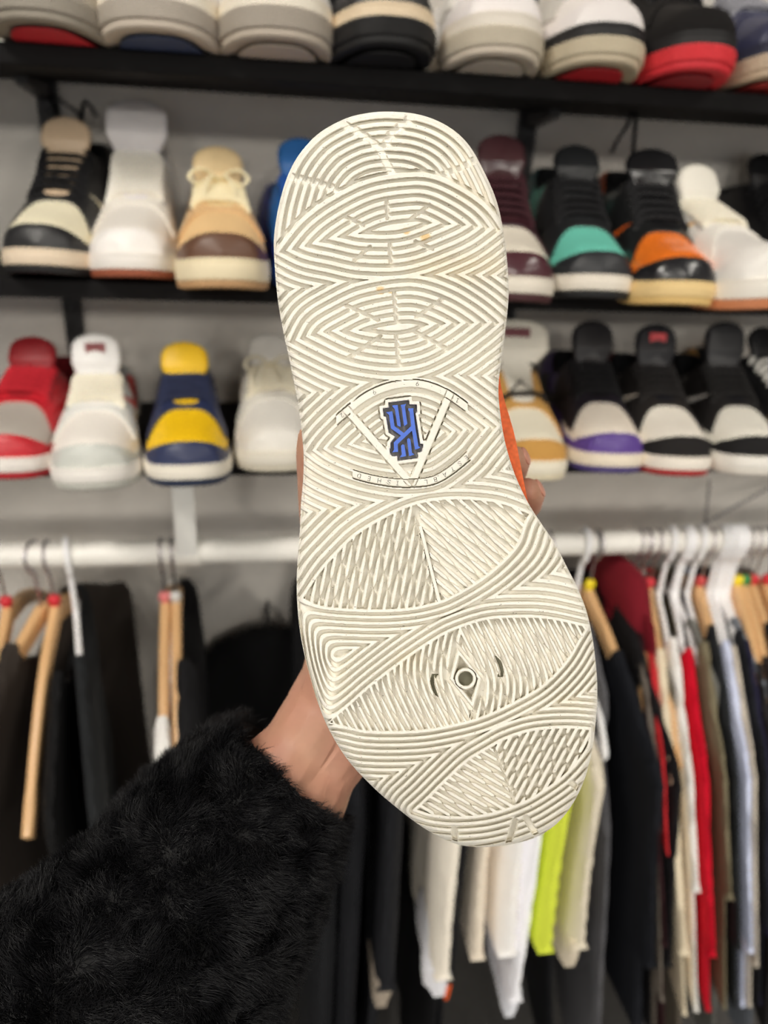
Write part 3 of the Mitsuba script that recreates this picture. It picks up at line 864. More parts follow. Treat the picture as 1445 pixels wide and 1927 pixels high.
# pile: curved tapering hairs in tufts
inside = stm.triangles_center
front = ((inside - EYE) @ FWD > .12)
face_n = stm.face_normals
dist_ax = np.linalg.norm(np.cross(inside - mouth, axis), axis=1)
hair_ok = ~((np.abs((inside - mouth) @ axis) < .09) & (dist_ax < .0385) & (((inside - mouth) / (np.linalg.norm(inside - mouth, axis=1, keepdims=True) + 1e-9) * face_n).sum(1) < .2))
wts = stm.area_faces * hair_ok * (0.25 + 1.0 * ((face_n * (EYE - inside)).sum(1) > -.02))
NH = 170000
fi = rng.choice(len(wts), NH, p=wts / wts.sum())
r1, r2 = np.sqrt(rng.random(NH)), rng.random(NH)
tri = stm.triangles[fi]
root = tri[:, 0] * (1 - r1)[:, None] + tri[:, 1] * (r1 * (1 - r2))[:, None] + tri[:, 2] * (r1 * r2)[:, None]
nn_ = face_n[fi]
flow = -UPV * .35 + axis * .55
flow = flow - nn_ * (nn_ @ flow)[:, None]
tuft = np.stack([meshkit.noise(root * 95, s_) - .5 for s_ in (11, 12, 13)], 1) * 1.9 + np.stack([meshkit.noise(root * 300, s_) - .5 for s_ in (14, 15, 16)], 1) * 1.0
dirv = nn_ + flow * .9 + tuft + rng.normal(0, .22, (NH, 3))
dirv /= np.linalg.norm(dirv, axis=1, keepdims=True)
ln = (.0068 + .0032 * meshkit.noise(root * 60, 21) + rng.normal(0, .001, NH))[:, None]
tip2 = root + dirv * ln + (flow * .25 + tuft * .22 - UPV * .1) * ln
midp = root + dirv * ln * .55
root = root - nn_ * .0005
toE = EYE - root; sidev = np.cross(dirv, toE); sidev /= np.linalg.norm(sidev, axis=1, keepdims=True) + 1e-9
rs = rng.normal(0, 1, (NH, 3)); sidev = sidev + .6 * rs; sidev /= np.linalg.norm(sidev, axis=1, keepdims=True)
wd = .0002
hv = np.stack([root - sidev * wd, root + sidev * wd, midp - sidev * wd * .8, midp + sidev * wd * .8, tip2], 1).reshape(-1, 3)
b5 = np.arange(NH)[:, None] * 5
hf_ = np.stack([b5 + [0, 1, 3], b5 + [0, 3, 2], b5 + [2, 3, 4]], 1).reshape(-1, 3)
scene['fur_black'] = {'type': 'twosided', 'nested': {'type': 'principled', 'base_color': rgb((.0042, .0042, .0052)), 'roughness': .55, 'specular': .18}}
add('pile', (hv, hf_), 'fur_black', slv, smooth=False, kind='stuff', label='black plush pile')
# ------------------------------------------------------------------ sneakers on the shelves
# Shoe space: x across, y from heel (0) to toe, z up; metres.
LEN = .292
HALF = catmull([(0, 0), (.024, .008), (.035, .035), (.0365, .075), (.037, .115), (.043, .160), (.0505, .200), (.0525, .228), (.0475, .258), (.034, .281), (.016, .2905), (0, .292),
                (-.018, .290), (-.036, .278), (-.0475, .252), (-.0515, .220), (-.0485, .190), (-.041, .150), (-.036, .110), (-.0355, .072), (-.034, .035), (-.024, .008)], 5, True)
_r = HALF[(HALF[:, 0] > 0)]; _l = HALF[(HALF[:, 0] < 0)]
_ys = np.linspace(.0, .292, 60)


def _side(P, sgn):
    o = np.argsort(P[:, 1]); y, x = P[o, 1], np.abs(P[o, 0])
    return lambda q: np.interp(q, np.r_[0, y, .292], np.r_[0, x, 0])


WR_, WL_ = _side(_r, 1), _side(_l, -1)


def spring(y, amt): return amt * np.clip((y / LEN - .72) / .28, 0, 1) ** 2 + amt * .25 * np.clip((.12 - y / LEN) / .12, 0, 1) ** 2


def ring_loft(steps, amt, loop=HALF):
    """Closed solid from rings of the sole outline: (outward offset, height)."""
    n = len(loop)
    t_ = np.roll(loop, -1, 0) - np.roll(loop, 1, 0)
    nr = np.stack([t_[:, 1], -t_[:, 0]], 1); nr /= np.linalg.norm(nr, axis=1, keepdims=True)
    c = np.array([0, .146])
    if ((loop + nr * .01 - c) ** 2).sum() < ((loop - c) ** 2).sum(): nr = -nr
    vs = []
    for o, z in steps:
        P = loop + nr * o
        vs.append(np.column_stack([P, z + spring(P[:, 1], amt)]))
    k = len(steps); N = k * n
    mid0 = np.array([[0, .06, steps[0][1]], [0, .146, steps[0][1]], [0, .23, steps[0][1]]])
    v_ = np.vstack(vs)
    i, j = np.meshgrid(np.arange(k - 1), np.arange(n), indexing='ij')
    q = np.stack([i * n + j, i * n + (j + 1) % n, (i + 1) * n + (j + 1) % n, (i + 1) * n + j], -1).reshape(-1, 4)
    f_ = np.vstack([q[:, [0, 1, 2]], q[:, [0, 2, 3]]])
    cap = trimesh.creation.triangulate_polygon(Polygon(loop).simplify(0), engine='earcut')
    tri_ = np.asarray(cap[1]); pts_ = np.asarray(cap[0])
    near_ = cKDTree(loop).query(pts_)[1]
    tri_ = near_[tri_]
    f_ = np.vstack([f_, tri_[:, ::-1], tri_ + (k - 1) * n])
    tm = trimesh.Trimesh(v_, f_, process=False)
    if tm.volume < 0: f_ = f_[:, ::-1]
    return v_, f_


_S = [0, .04, .12, .22, .32, .42, .5, .6, .7, .8, .9, .965, 1]
PROF = {'low': (_S, [.046, .060, .058, .047, .054, .074, .072, .064, .054, .047, .040, .030, .010]),
        'mid': (_S, [.070, .080, .078, .070, .076, .094, .086, .070, .056, .047, .040, .030, .010]),
        'high': (_S, [.104, .116, .114, .104, .106, .110, .097, .075, .058, .048, .041, .030, .010]),
        'runner': (_S, [.050, .066, .062, .052, .060, .080, .076, .067, .058, .051, .045, .034, .012])}


def make_surface(kind, z0, amt):
    hp = PchipInterpolator(*PROF[kind])
    exp_ = PchipInterpolator([0, .3, .5, .62, .75, .88, 1], [.42, .40, .44, .56, .70, .80, .85])

    def fn(s, t, off=0.0):
        s, t = np.broadcast_arrays(np.asarray(s, float), np.asarray(t, float))
        y = .004 + s * (LEN - .010)
        end = np.clip(np.minimum(s / .04, (1 - s) / .03), 0, 1) ** .5
        a = t * np.pi / 2; ex = exp_(s)
        su, cu_ = np.sign(t) * np.abs(np.sin(a)) ** ex, np.abs(np.cos(a)) ** ex
        wl, wr = WL_(y) - .002, WR_(y) - .002
        hw = np.maximum(np.where(t > 0, wr, wl), .004)
        hw = np.maximum(hw, (.037 + .005 * np.clip(hp(s) / .1, 0, 1)) * np.clip((.62 - s) / .1, 0, 1))
        hh = hp(s)
        tap = 1 - np.clip((.70 - s) / .25, 0, 1) * .10 * np.clip(cu_, 0, 1) ** 1.5 - .08 * cu_ ** 2
        x = (hw * np.maximum(end, .25) + off) * su * tap
        z = z0 + (hh + off) * cu_ + spring(y, amt)
        y = y + off * np.clip((s - .9) / .1, 0, 1) * np.cos(a * .5) - off * np.clip((.1 - s) / .1, 0, 1)
        return x, y, z
    return fn


_solids = {}


def solids(kind, z0, amt):
    """Upper solid at several offsets, hollowed, plus the collar lining; kept per kind."""
    if (kind, z0, amt) in _solids: return _solids[kind, z0, amt]
    fn = make_surface(kind, z0, amt)
    U = [surf_solid(fn, 60, 36, o) for o in (0, .0013, .0024, .0034)]
    deep = z0 + .030
    top = z0 + .30

    def hole(a, b): return Manifold.batch_hull([Manifold.cylinder(.001, 1, 1, 40).scale([a, b, 1]).translate([0, .068, z_]) for z_ in (deep, top)])
    cav, cav2 = hole(.026, .050), hole(.0315, .057)
    res = dict(fn=fn, U=[u_ - cav2 for u_ in U], lining=(U[1] ^ cav2) - cav)
    _solids[kind, z0, amt] = res
    return res


def win(front=.945, w=1.0, back=.60):
    """Top view of the vamp window (x, y)."""
    L = LEN
    right = [(0, front * L), (.020 * w, (front - .010) * L), (.036 * w, (front - .040) * L), (.0455 * w, (front - .085) * L), (.052 * w, .822 * L), (.060, .803 * L), (.07, .798 * L), (.078, .797 * L), (.078, back * L)]
    P = right + [(-x, y) for x, y in right[::-1][:-1]]
    c = catmull(np.array(P[:7]), 5); c2 = catmull(np.array([(-x, y) for x, y in P[:7]]), 5)
    return Polygon(np.vstack([c, [(.08, .69 * L), (.08, back * L), (-.08, back * L), (-.08, .69 * L)], c2[::-1]])).buffer(0)


def stay_polys():
    L = LEN
    half = [(0, .692 * L), (.013, .693 * L), (.023, .702 * L), (.033, .728 * L), (.042, .768 * L), (.050, .800 * L), (.07, .815 * L)]
    c = catmull(half, 6)
    rest = [(.07, .668 * L), (.054, .655 * L), (.046, .63 * L), (.0425, .58 * L), (.041, .50 * L), (.041, .38 * L)]
    r_ = np.vstack([c, rest])
    outer = Polygon(np.vstack([r_, (r_ * [-1, 1])[::-1]])).buffer(0)
    slot = Polygon(catmull([(0, .672 * L), (.012, .662 * L), (.0165, .63 * L), (.019, .55 * L), (.021, .37 * L), (-.021, .37 * L), (-.019, .55 * L), (-.0165, .63 * L), (-.012, .662 * L)], 5, True)).buffer(0)
    return outer.difference(slot), slot


SWOOSH = np.array([(.035, .058), (.060, .040), (.095, .034), (.135, .042), (.185, .066), (.205, .080), (.150, .058), (.110, .050), (.085, .052), (.072, .060), (.070, .072), (.050, .068)])
STAY, SLOT = stay_polys()


def flat_prism_yz(P, x0, x1):
    v_, f_ = to_arrays(prism(Polygon(P).buffer(0), x0, x1))
    return Manifold(m3.Mesh(v_[:, [2, 0, 1]].astype(np.float32), f_.astype(np.uint32)))


def colour_mat(c, rough=.55, kind='leather'):
    if kind == 'leather' and rough < .36: kind = 'glossy'
    return kind, srgb(*c)


BLK, WHT, CRM = (26, 26, 28), (236, 233, 226), (232, 222, 196)


def sneaker(label, px, shelf, kind='low', over=.045, yaw=0.0, flip=False, scale=1.0, group=None, out=BLK, mid=WHT, toe=WHT, mud=BLK, stay=BLK, quarter=BLK, heel=None, tongue=WHT, lace=WHT, emblem=None,
            lining=BLK, tag_c=None, sole_h=.0265, amt=.011, rough=.5, tex='leather', mudtex=None, toetex=None, tongue_len=.035, tongue_w=1.0, tongue_tilt=.012, rows=6, bow=False, under=None, stitch=True, lift=0.0, pitch=0.0,
            name='sneaker', collar=True, front=.945, depth=None, xw=.965, laced=True, ribs_c=None, loop=None, py=None):
    k = thing(name, label, 'sneaker', group)
    z0 = sole_h - .006
    S = solids(kind, z0, amt)
    fn, U = S['fn'], S['U']
    zt = TOPS[shelf]
    if py is not None:                                  # the toe touches the board's level on the ray through (px, py)
        d = at_depth(px, py, 1.0) - EYE
        P0_ = EYE + d * ((zt + .006 - EYE[2]) / d[2]); x_w, ytoe = P0_[0], P0_[1]
    else:
        ytoe = (EDGE_Y - over) if depth is None else depth
        d = [on_plane(px, q, ytoe) for q in (300, 900)]
        a = (zt - d[0][2]) / (d[1][2] - d[0][2]); x_w = d[0][0] + a * (d[1][0] - d[0][0])
    M = yaw_at(0, 0, 0, 180 + yaw, pitch)
    Sc = np.diag([(-1 if flip else 1) * scale * xw, scale, scale, 1])
    M = M @ Sc
    tip = M[:3, :3] @ np.array([0, LEN, 0])
    M[:3, 3] = np.array([x_w, ytoe, zt + .0006 + lift]) - [tip[0], tip[1], tip[2] if pitch else 0]

    def put(nm, mesh, c, tx=tex, lb=None, sm=40, par=None, kd=None):
        v_, f_ = moved(mesh, M)
        if np.linalg.det(M[:3, :3]) < 0: f_ = f_[:, ::-1]
        return add(nm, (v_, f_), colour_mat(c, rough, tx), par or k, smooth=sm, label=lb, kind=kd)
    oh = .0085 if sole_h < .032 else .012
    ok = put('outsole', ring_loft([(-.004, .0), (-.0005, .0018), (0, .004), (0, oh)], amt), out, 'rubber')
    if under is not None:
        u_ = Polygon(HALF).buffer(-.016).intersection(Polygon([(-.1, .19), (.1, .19), (.1, .3), (-.1, .3)]))
        v_, f_ = to_arrays(prism(u_, 0, .001).refine_to_length(.01)); v_[:, 2] += spring(v_[:, 1], amt) - .0007
        put('sole_patch', (v_, f_), under, 'rubber', par=ok, sm=False)
    ms = [(0, oh), (.0012, oh + .0015), (.0016, (oh + sole_h) / 2), (.0012, sole_h - .0055), (.0002, sole_h - .0048), (.0002, sole_h - .0042), (.0010, sole_h - .0034), (.0004, sole_h - .0006), (-.0016, sole_h), (-.006, sole_h)]
    mk = put('midsole', ring_loft(ms, amt), mid, 'rubber', sm=60)
    if ribs_c is not None:                      # ridged rubber band round the toe
        vs, n_ = [], 0
        for q in range(6):
            z_ = .009 + q * (sole_h - .023) / 6
            ll = HALF[HALF[:, 1] > .205]; o = np.argsort(np.arctan2(ll[:, 1] - .2, ll[:, 0])); ll = ll[o]
            t_ = np.gradient(ll, axis=0); nr = np.stack([t_[:, 1], -t_[:, 0]], 1); nr /= np.linalg.norm(nr, axis=1, keepdims=True)
            P = np.column_stack([ll + nr * .0012, z_ + .0016 + spring(ll[:, 1], amt) + .002 * np.sin(q) * 0])
            vs.append(tube(P, .0024, 7))
        put('toe_ribs', join(*vs), ribs_c, 'rubber', par=mk)
    L = LEN
    frontbox = box(-.1, .1, .60 * L, .4, -.1, .4); backbox = box(-.1, .1, -.1, .60 * L, -.1, .4)
    slot_p = prism(SLOT, -.1, .4)
    put('toe_box', U[0] ^ frontbox, toe, toetex or tex)
    put('quarter', U[0] ^ backbox, quarter)
    if mud is not None:
        put('toe_overlay', ((U[1] ^ box(-.1, .1, .655 * L, .4, -.1, .4)) - prism(win(front), -.1, .4)) + (U[1] ^ box(-.1, .1, .60 * L, .93 * L, -.1, z0 + .0165)), mud, mudtex or tex)
    put('heel_panel', U[1] ^ prism(Polygon([(-.1, -.1), (.1, -.1), (.1, .16 * L), (.0, .20 * L), (-.1, .16 * L)]), -.1, .4), heel or quarter, mudtex or tex)
    put('eyestay', U[2] ^ prism(STAY, .02, .4) ^ box(-.1, .1, 0, .4, z0 + .026, .4), stay, mudtex or tex)
    tb = put('tongue', U[1] ^ slot_p, tongue)
    if collar: put('collar', S['lining'], lining, 'suede')
    if emblem is not None:
        dz = z0 - .018
        em = U[3] ^ (flat_prism_yz(SWOOSH * [.88, 1] + [0.0, dz + .004], .026, .1) + flat_prism_yz(SWOOSH * [.88, 1] + [0.0, dz + .004], -.1, -.026))
        put('side_emblem', em, emblem)
    # tongue top
    s_t = .455
    c0 = np.array([float(q) for q in fn(.56, 0.0, -.004)]); c1 = np.array([float(q) for q in fn(s_t, 0.0, -.001)])
    upd = np.array([0, -tongue_tilt, 1.0]); upd[1] = -tongue_tilt / max(tongue_len, .01); upd /= np.linalg.norm(upd)
    c2 = c1 + upd * tongue_len
    r_ = .0055; hw_ = .030 * tongue_w
    sph = lambda c, w_, r: [Manifold.sphere(r, 16).translate((c + np.array([sx * (w_ - r), 0, 0])).tolist()) for sx in (-1, 1)]
    cm = (c1 + c2) / 2 + np.array([0, .004, 0])
    arc = [(c2 + upd * (.014 * math.sin(q) - .006) + np.array([(hw_ - r_) * math.cos(q), 0, 0])) for q in np.linspace(0, math.pi, 9)]
    body = Manifold.batch_hull(sph(c0, .017, .003) + sph(c1, .024, r_)) + Manifold.batch_hull(sph(c1, .024, r_) + sph(cm, hw_, r_) + [Manifold.sphere(r_ * 1.25, 16).translate((cm + np.array([0, .003, 0])).tolist())]) + Manifold.batch_hull(sph(cm, hw_, r_) + [Manifold.sphere(r_, 12).translate(p_.tolist()) for p_ in arc] + [Manifold.sphere(r_ * 1.25, 16).translate((cm + np.array([0, .003, 0])).tolist())])
    put('tongue_top', body, tongue, tex, sm=70)
    if tag_c is not None:
        nrm_ = np.array([0, upd[2], -upd[1]])
        Mt = frame(c1 + upd * tongue_len * .88 + nrm_ * (r_ + .0022), (1, 0, 0), upd, np.cross((1, 0, 0), upd))
        put('tongue_tag', moved(box(-.012 * tongue_w, .012 * tongue_w, -.006, .006, -.0022, .0022, .0008), Mt), tag_c, tex)
    if laced:
        parts = []
        ss_ = np.linspace(.645, s_t + .005, rows)
        ends = []
        for q, s0 in enumerate(ss_):
            t_ = np.linspace(-.40, .40, 11)
            tilt = rng.normal(0, .006)
            s_ = s0 + tilt * t_ / .4 + .010 * (np.abs(t_) / .4) ** 2
            lift_ = .0070 - .0052 * (np.abs(t_) / .4) ** 4
            P = np.stack(fn(s_, t_, lift_), -1)
            parts.append(tube(P, .0036, 8, up=(0, .5, .9), flat=.7))
            ends.append((P[1], P[-2]))
        for q in range(rows - 1):                      # diagonal runs between the rows
            for A_, B_ in ((ends[q][0], ends[q + 1][1]), (ends[q][1], ends[q + 1][0])):
                mid_p = (A_ + B_) / 2 + np.array([0, 0, .0015])
                parts.append(tube(catmull([A_, A_ * .6 + mid_p * .4, mid_p, B_ * .6 + mid_p * .4, B_], 4), .0019, 7, up=(0, .5, .9), flat=.5))
        if bow:
            c = np.array([float(q) for q in fn(s_t + .02, 0, .009)])
            for sx in (-1, 1):
                lp = c + np.array([(0, 0, 0), (sx * .012, .004, .010), (sx * .026, .008, .012), (sx * .034, .014, .004), (sx * .026, .016, -.003), (sx * .010, .006, .002), (0, 0, 0)])
                parts.append(tube(catmull(lp, 6), .003, 8, flat=.6))
                tl = c + np.array([(0, 0, 0), (sx * .008, .016, .006), (sx * .016, .034, -.004), (sx * .018, .05, -.016)])
                parts.append(tube(catmull(tl, 6), .0028, 8, flat=.6))
            parts.append(to_arrays(Manifold.sphere(.0065, 14).translate(c.tolist())))
        put('laces', join(*parts), lace, 'knit', sm=60)
        ey = []
        for q, s0 in enumerate(ss_):
            for sx in (-1, 1):
                P = np.array([float(z) for z in fn(s0 + .010, .41 * sx, .0028)])
                ey.append(to_arrays(Manifold.sphere(.0028, 10).translate(P.tolist())))
        put('eyelets', join(*ey), tuple(int(x * .6) for x in stay), tex, kd='stuff')
    if loop is not None:
        put('loose_lace', tube(catmull(np.array(loop[0]), 6), .0032, 8, flat=.5), loop[1], 'knit')
    return k


TOPG, MIDG, LOWG = 'sneakers on the top shelf', 'sneakers on the middle shelf', 'sneakers on the lowest shelf'
# middle shelf
sneaker('black and cream high-top sneaker with black laces at the left end of the middle shelf', 72, 'mid', 'high', .035, -3, py=524, group=MIDG, out=(30, 30, 32), mid=(226, 208, 184), toe=(236, 228, 200), mud=(33, 33, 35), stay=(30, 30, 31), quarter=(32, 32, 33),
        tongue=(205, 180, 152), lace=(22, 22, 24), emblem=(232, 222, 196), lining=(24, 24, 25), tongue_len=.03, loop=([(.01, .115, .15), (.02, .09, .175), (.03, .07, .19), (.012, .06, .18), (-.004, .07, .17), (-.01, .09, .16), (-.02, .1, .185), (-.03, .09, .17)], (20, 20, 22)))
sneaker('white high-top sneaker with a tall rounded tongue and loose white laces', 246, 'mid', 'high', .03, 2, py=530, group=MIDG, out=(150, 82, 58), mid=(233, 228, 222), toe=(228, 222, 214), mud=(234, 230, 226), stay=(230, 225, 216), quarter=(226, 220, 212),
        tongue=(226, 222, 224), lace=(238, 234, 224), lining=(220, 216, 212), tongue_len=.058, tongue_w=1.25, tongue_tilt=.03, rows=8, mudtex='leather', amt=.010)
sneaker('tan and brown low sneaker with thick cream laces tied in a bow', 424, 'mid', 'low', .055, 4, py=553, group=MIDG, out=(190, 150, 108), mid=(238, 224, 190), toe=(222, 186, 136), mud=(98, 68, 52), stay=(214, 176, 128), quarter=(214, 178, 134), heel=(98, 68, 52),
        tongue=(222, 196, 150), lace=(240, 228, 190), emblem=(60, 36, 44), lining=(90, 60, 48), bow=True, toetex='suede', sole_h=.031)
sneaker('blue sneaker half hidden behind the held sneaker on the middle shelf', 618, 'mid', 'mid', .0, 8, py=548, group=MIDG, out=(40, 70, 140), mid=(40, 90, 190), toe=(30, 70, 170), mud=(28, 60, 170), stay=(36, 100, 170), quarter=(28, 48, 170), tongue=(50, 110, 180),
        lace=(40, 90, 170), lining=(30, 80, 130))
sneaker('dark burgundy and cream high-top sneaker beside the held sneaker', 975, 'mid', 'high', .05, -4, py=578, group=MIDG, out=(70, 38, 42), mid=(226, 218, 204), toe=(232, 224, 208), mud=(72, 36, 44), stay=(54, 28, 34), quarter=(56, 30, 36), tongue=(60, 34, 38),
        lace=(58, 30, 36), emblem=(228, 218, 200), lining=(44, 24, 28), rough=.3)
sneaker('mint green and black high-top sneaker with black laces', 1130, 'mid', 'high', .045, -4, py=571, group=MIDG, out=(28, 30, 32), mid=(230, 222, 208), toe=(112, 204, 184), mud=(34, 36, 40), stay=(30, 31, 33), quarter=(96, 190, 168), heel=(40, 84, 84), tongue=(34, 36, 38),
        lace=(28, 28, 30), emblem=(30, 30, 32), lining=(26, 28, 30), rough=.38, tongue_len=.03)
sneaker('orange and black high-top sneaker on a pale yellow sole', 1288, 'mid', 'high', .05, -4, py=584, group=MIDG, out=(222, 186, 120), mid=(234, 204, 146), toe=(240, 122, 40), mud=(26, 26, 30), stay=(30, 31, 32), quarter=(26, 40, 40), heel=(196, 84, 34), tongue=(24, 24, 26),
        lace=(34, 34, 36), emblem=(226, 104, 36), lining=(22, 22, 24), rough=.28, tongue_len=.03, tongue_w=1.15)
sneaker('white low sneaker with a yellow side patch and a gum sole', 1452, 'mid', 'runner', .06, 10, py=592, group=MIDG, out=(196, 124, 84), mid=(234, 228, 218), toe=(234, 230, 224), mud=(232, 228, 222), stay=(236, 232, 224), quarter=(222, 220, 224), tongue=(238, 234, 222),
        lace=(240, 234, 216), emblem=(216, 160, 30), lining=(120, 116, 116), sole_h=.034, rows=7)
sneaker('black high-top sneaker cut off by the right edge of the middle shelf', 1560, 'mid', 'high', .0, 12, group=MIDG, out=BLK, mid=WHT, toe=(40, 40, 42), mud=BLK, tongue=(24, 24, 26), lace=BLK, quarter=BLK, depth=.97)
# lowest shelf
sneaker('red and grey low sneaker at the left end of the lowest shelf', 2, 'low', 'low', .045, -2, py=912, group=LOWG, out=(176, 32, 44), mid=(232, 226, 220), toe=(176, 168, 160), mud=(188, 34, 46), stay=(190, 34, 46), quarter=(178, 170, 162), heel=(180, 32, 44), tongue=(150, 30, 38),
        lace=(184, 36, 48), emblem=(186, 32, 44), lining=(120, 28, 34), tongue_len=.03)
sneaker('white low sneaker with a pale grey toe overlay and a dark red tongue tag', 178, 'low', 'low', .055, 6, py=932, group=LOWG, out=(190, 190, 182), mid=(236, 232, 226), toe=(238, 232, 224), mud=(196, 198, 192), stay=(226, 226, 222), quarter=(236, 232, 226), heel=(200, 200, 196), tongue=(230, 228, 226),
        lace=(238, 232, 214), emblem=(190, 44, 40), lining=(150, 146, 146), tag_c=(120, 40, 44), tongue_len=.042)
sneaker('navy and yellow low sneaker', 357, 'low', 'low', .055, 5, py=925, group=LOWG, out=(34, 44, 70), mid=(238, 232, 218), toe=(244, 198, 24), mud=(42, 50, 84), stay=(40, 48, 80), quarter=(238, 192, 26), heel=(40, 48, 80), tongue=(238, 192, 30),
        lace=(40, 46, 72), emblem=(40, 48, 80), lining=(34, 38, 60), tongue_len=.032)
sneaker('off-white low sneaker with cream laces partly behind the held sneaker', 524, 'low', 'low', .03, 3, py=897, group=LOWG, out=(214, 206, 188), mid=(232, 226, 212), toe=(230, 226, 218), mud=(228, 224, 216), stay=(222, 218, 208), quarter=(216, 212, 204), tongue=(206, 202, 196), lace=(228, 220, 198),
        emblem=(206, 200, 190), lining=(168, 164, 160), bow=True)
sneaker('wheat and cream sneaker with a big white tongue and a dark red tag', 1012, 'low', 'mid', .05, -2, py=914, group=LOWG, out=(226, 214, 186), mid=(238, 230, 210), toe=(238, 230, 208), mud=(196, 148, 80), stay=(198, 152, 86), quarter=(200, 154, 88), tongue=(232, 226, 212), lace=(40, 36, 34),
        emblem=(60, 48, 40), lining=(210, 200, 186), tag_c=(104, 30, 44), tongue_len=.050, tongue_w=1.55, tongue_tilt=.02, rows=2, mudtex='suede', toetex='leather')
sneaker('purple and black sneaker with a white toe box', 1158, 'low', 'mid', .045, -4, py=899, group=LOWG, out=(70, 56, 120), mid=(236, 224, 204), toe=(238, 228, 214), mud=(88, 62, 140), stay=(34, 30, 38), quarter=(70, 52, 110), tongue=(24, 22, 26), lace=(24, 24, 26), emblem=(26, 26, 28), lining=(22, 22, 24), tongue_len=.045, rough=.4)
sneaker('black sneaker with a white toe box and a red underside', 1288, 'low', 'mid', .05, -4, py=905, group=LOWG, out=(166, 36, 40), mid=(238, 230, 218), toe=(240, 234, 222), mud=(36, 34, 34), stay=(38, 35, 34), quarter=(36, 34, 34), heel=(110, 24, 34), tongue=(24, 24, 30), lace=(38, 36, 36),
        emblem=(232, 220, 206), lining=(20, 20, 24), tag_c=(206, 44, 54), tongue_len=.045, mudtex='suede')
sneaker('black sneaker with a white toe box and a white sole', 1428, 'low', 'mid', .05, -4, py=903, group=LOWG, out=(226, 220, 210), mid=(238, 234, 226), toe=(240, 236, 224), mud=(32, 31, 32), stay=(36, 34, 34), quarter=(33, 32, 33), tongue=(26, 26, 30), lace=(36, 35, 35), emblem=(234, 230, 228), lining=(20, 20, 22), tongue_len=.05, mudtex='suede')
sneaker('black and tan sneaker with white laces at the right end of the lowest shelf', 1575, 'low', 'mid', .03, 18, group=LOWG, out=BLK, mid=WHT, toe=(214, 190, 150), mud=(190, 140, 70), stay=BLK, quarter=(190, 140, 70), tongue=BLK, lace=WHT, lining=BLK)
# top shelf, toes over the edge
sneaker('pale grey sneaker with a red underside at the left end of the top shelf', 62, 'top', 'low', .058, -6, group=TOPG, out=(150, 142, 130), mid=(168, 160, 146), toe=(206, 200, 190), mud=(206, 200, 188), stay=(210, 204, 196), quarter=(206, 200, 192), tongue=WHT, lace=WHT, sole_h=.036, amt=.013, under=(196, 40, 52), ribs_c=(150, 143, 132), xw=1.08)
sneaker('white sneaker with a dark blue patch on its underside', 290, 'top', 'low', .058, -1, group=TOPG, out=(196, 184, 170), mid=(232, 224, 208), toe=(214, 208, 200), mud=(220, 214, 204), stay=(220, 214, 206), quarter=(214, 210, 206), tongue=WHT, lace=WHT, sole_h=.038, amt=.013, under=(52, 66, 100), ribs_c=(172, 163, 152), xw=1.14, emblem=(50, 66, 100))
sneaker('white sneaker with a greyish ridged toe sole', 525, 'top', 'low', .06, 0, group=TOPG, out=(190, 178, 164), mid=(230, 222, 206), toe=(234, 232, 236), mud=(232, 228, 224), stay=(226, 224, 222), quarter=(226, 224, 224), tongue=WHT, lace=WHT, sole_h=.040, amt=.013, under=(196, 184, 172), ribs_c=(166, 157, 146), xw=1.12)
sneaker('black sneaker with a cream midsole and a black sole', 741, 'top', 'low', .06, 5, group=TOPG, out=(30, 30, 31), mid=(226, 206, 176), toe=(40, 39, 38), mud=(34, 33, 32), stay=(36, 36, 36), quarter=(36, 36, 36), tongue=WHT, lace=WHT, sole_h=.037, amt=.014, ribs_c=(30, 30, 31), under=(34, 34, 35), xw=1.05)
sneaker('white sneaker with a cream tongue and a pale ridged sole', 946, 'top', 'low', .058, -2, group=TOPG, out=(204, 192, 176), mid=(226, 218, 206), toe=(236, 232, 230), mud=(236, 230, 228), stay=(236, 232, 226), quarter=(234, 230, 226), tongue=(236, 230, 196), lace=(240, 236, 216), sole_h=.038, amt=.013, under=(200, 190, 178), ribs_c=(196, 186, 168), xw=1.0)
sneaker('white sneaker with a black midsole and red underside', 1143, 'top', 'low', .058, -2, group=TOPG, out=(196, 182, 158), mid=(34, 33, 34), toe=(238, 232, 228), mud=(236, 230, 228), stay=(200, 196, 190), quarter=(236, 230, 226), tongue=(150, 138, 96), lace=WHT, sole_h=.036, amt=.013, under=(190, 38, 48), ribs_c=(200, 188, 164), xw=1.0)
sneaker('black sneaker with a bright red sole front and red lace tab', 1322, 'top', 'low', .058, -2, group=TOPG, out=(214, 50, 60), mid=(30, 29, 30), toe=(28, 26, 26), mud=(28, 26, 26), stay=(30, 28, 28), quarter=(28, 26, 26), tongue=(30, 28, 28), lace=BLK, tag_c=(214, 44, 56), sole_h=.036, amt=.013, under=(150, 34, 44), ribs_c=(220, 54, 62), toetex='suede', mudtex='suede', xw=.95)
sneaker('navy sneaker with grey lace tabs cut off by the right edge of the top shelf', 1480, 'top', 'low', .03, -2, group=TOPG, out=(196, 176, 150), mid=(44, 46, 66), toe=(58, 60, 88), mud=(52, 54, 82), stay=(56, 58, 86), quarter=(56, 58, 86), tongue=(60, 62, 90), lace=(150, 150, 158), tag_c=(160, 160, 168), sole_h=.036, amt=.016, under=(180, 60, 56), ribs_c=(200, 180, 156))
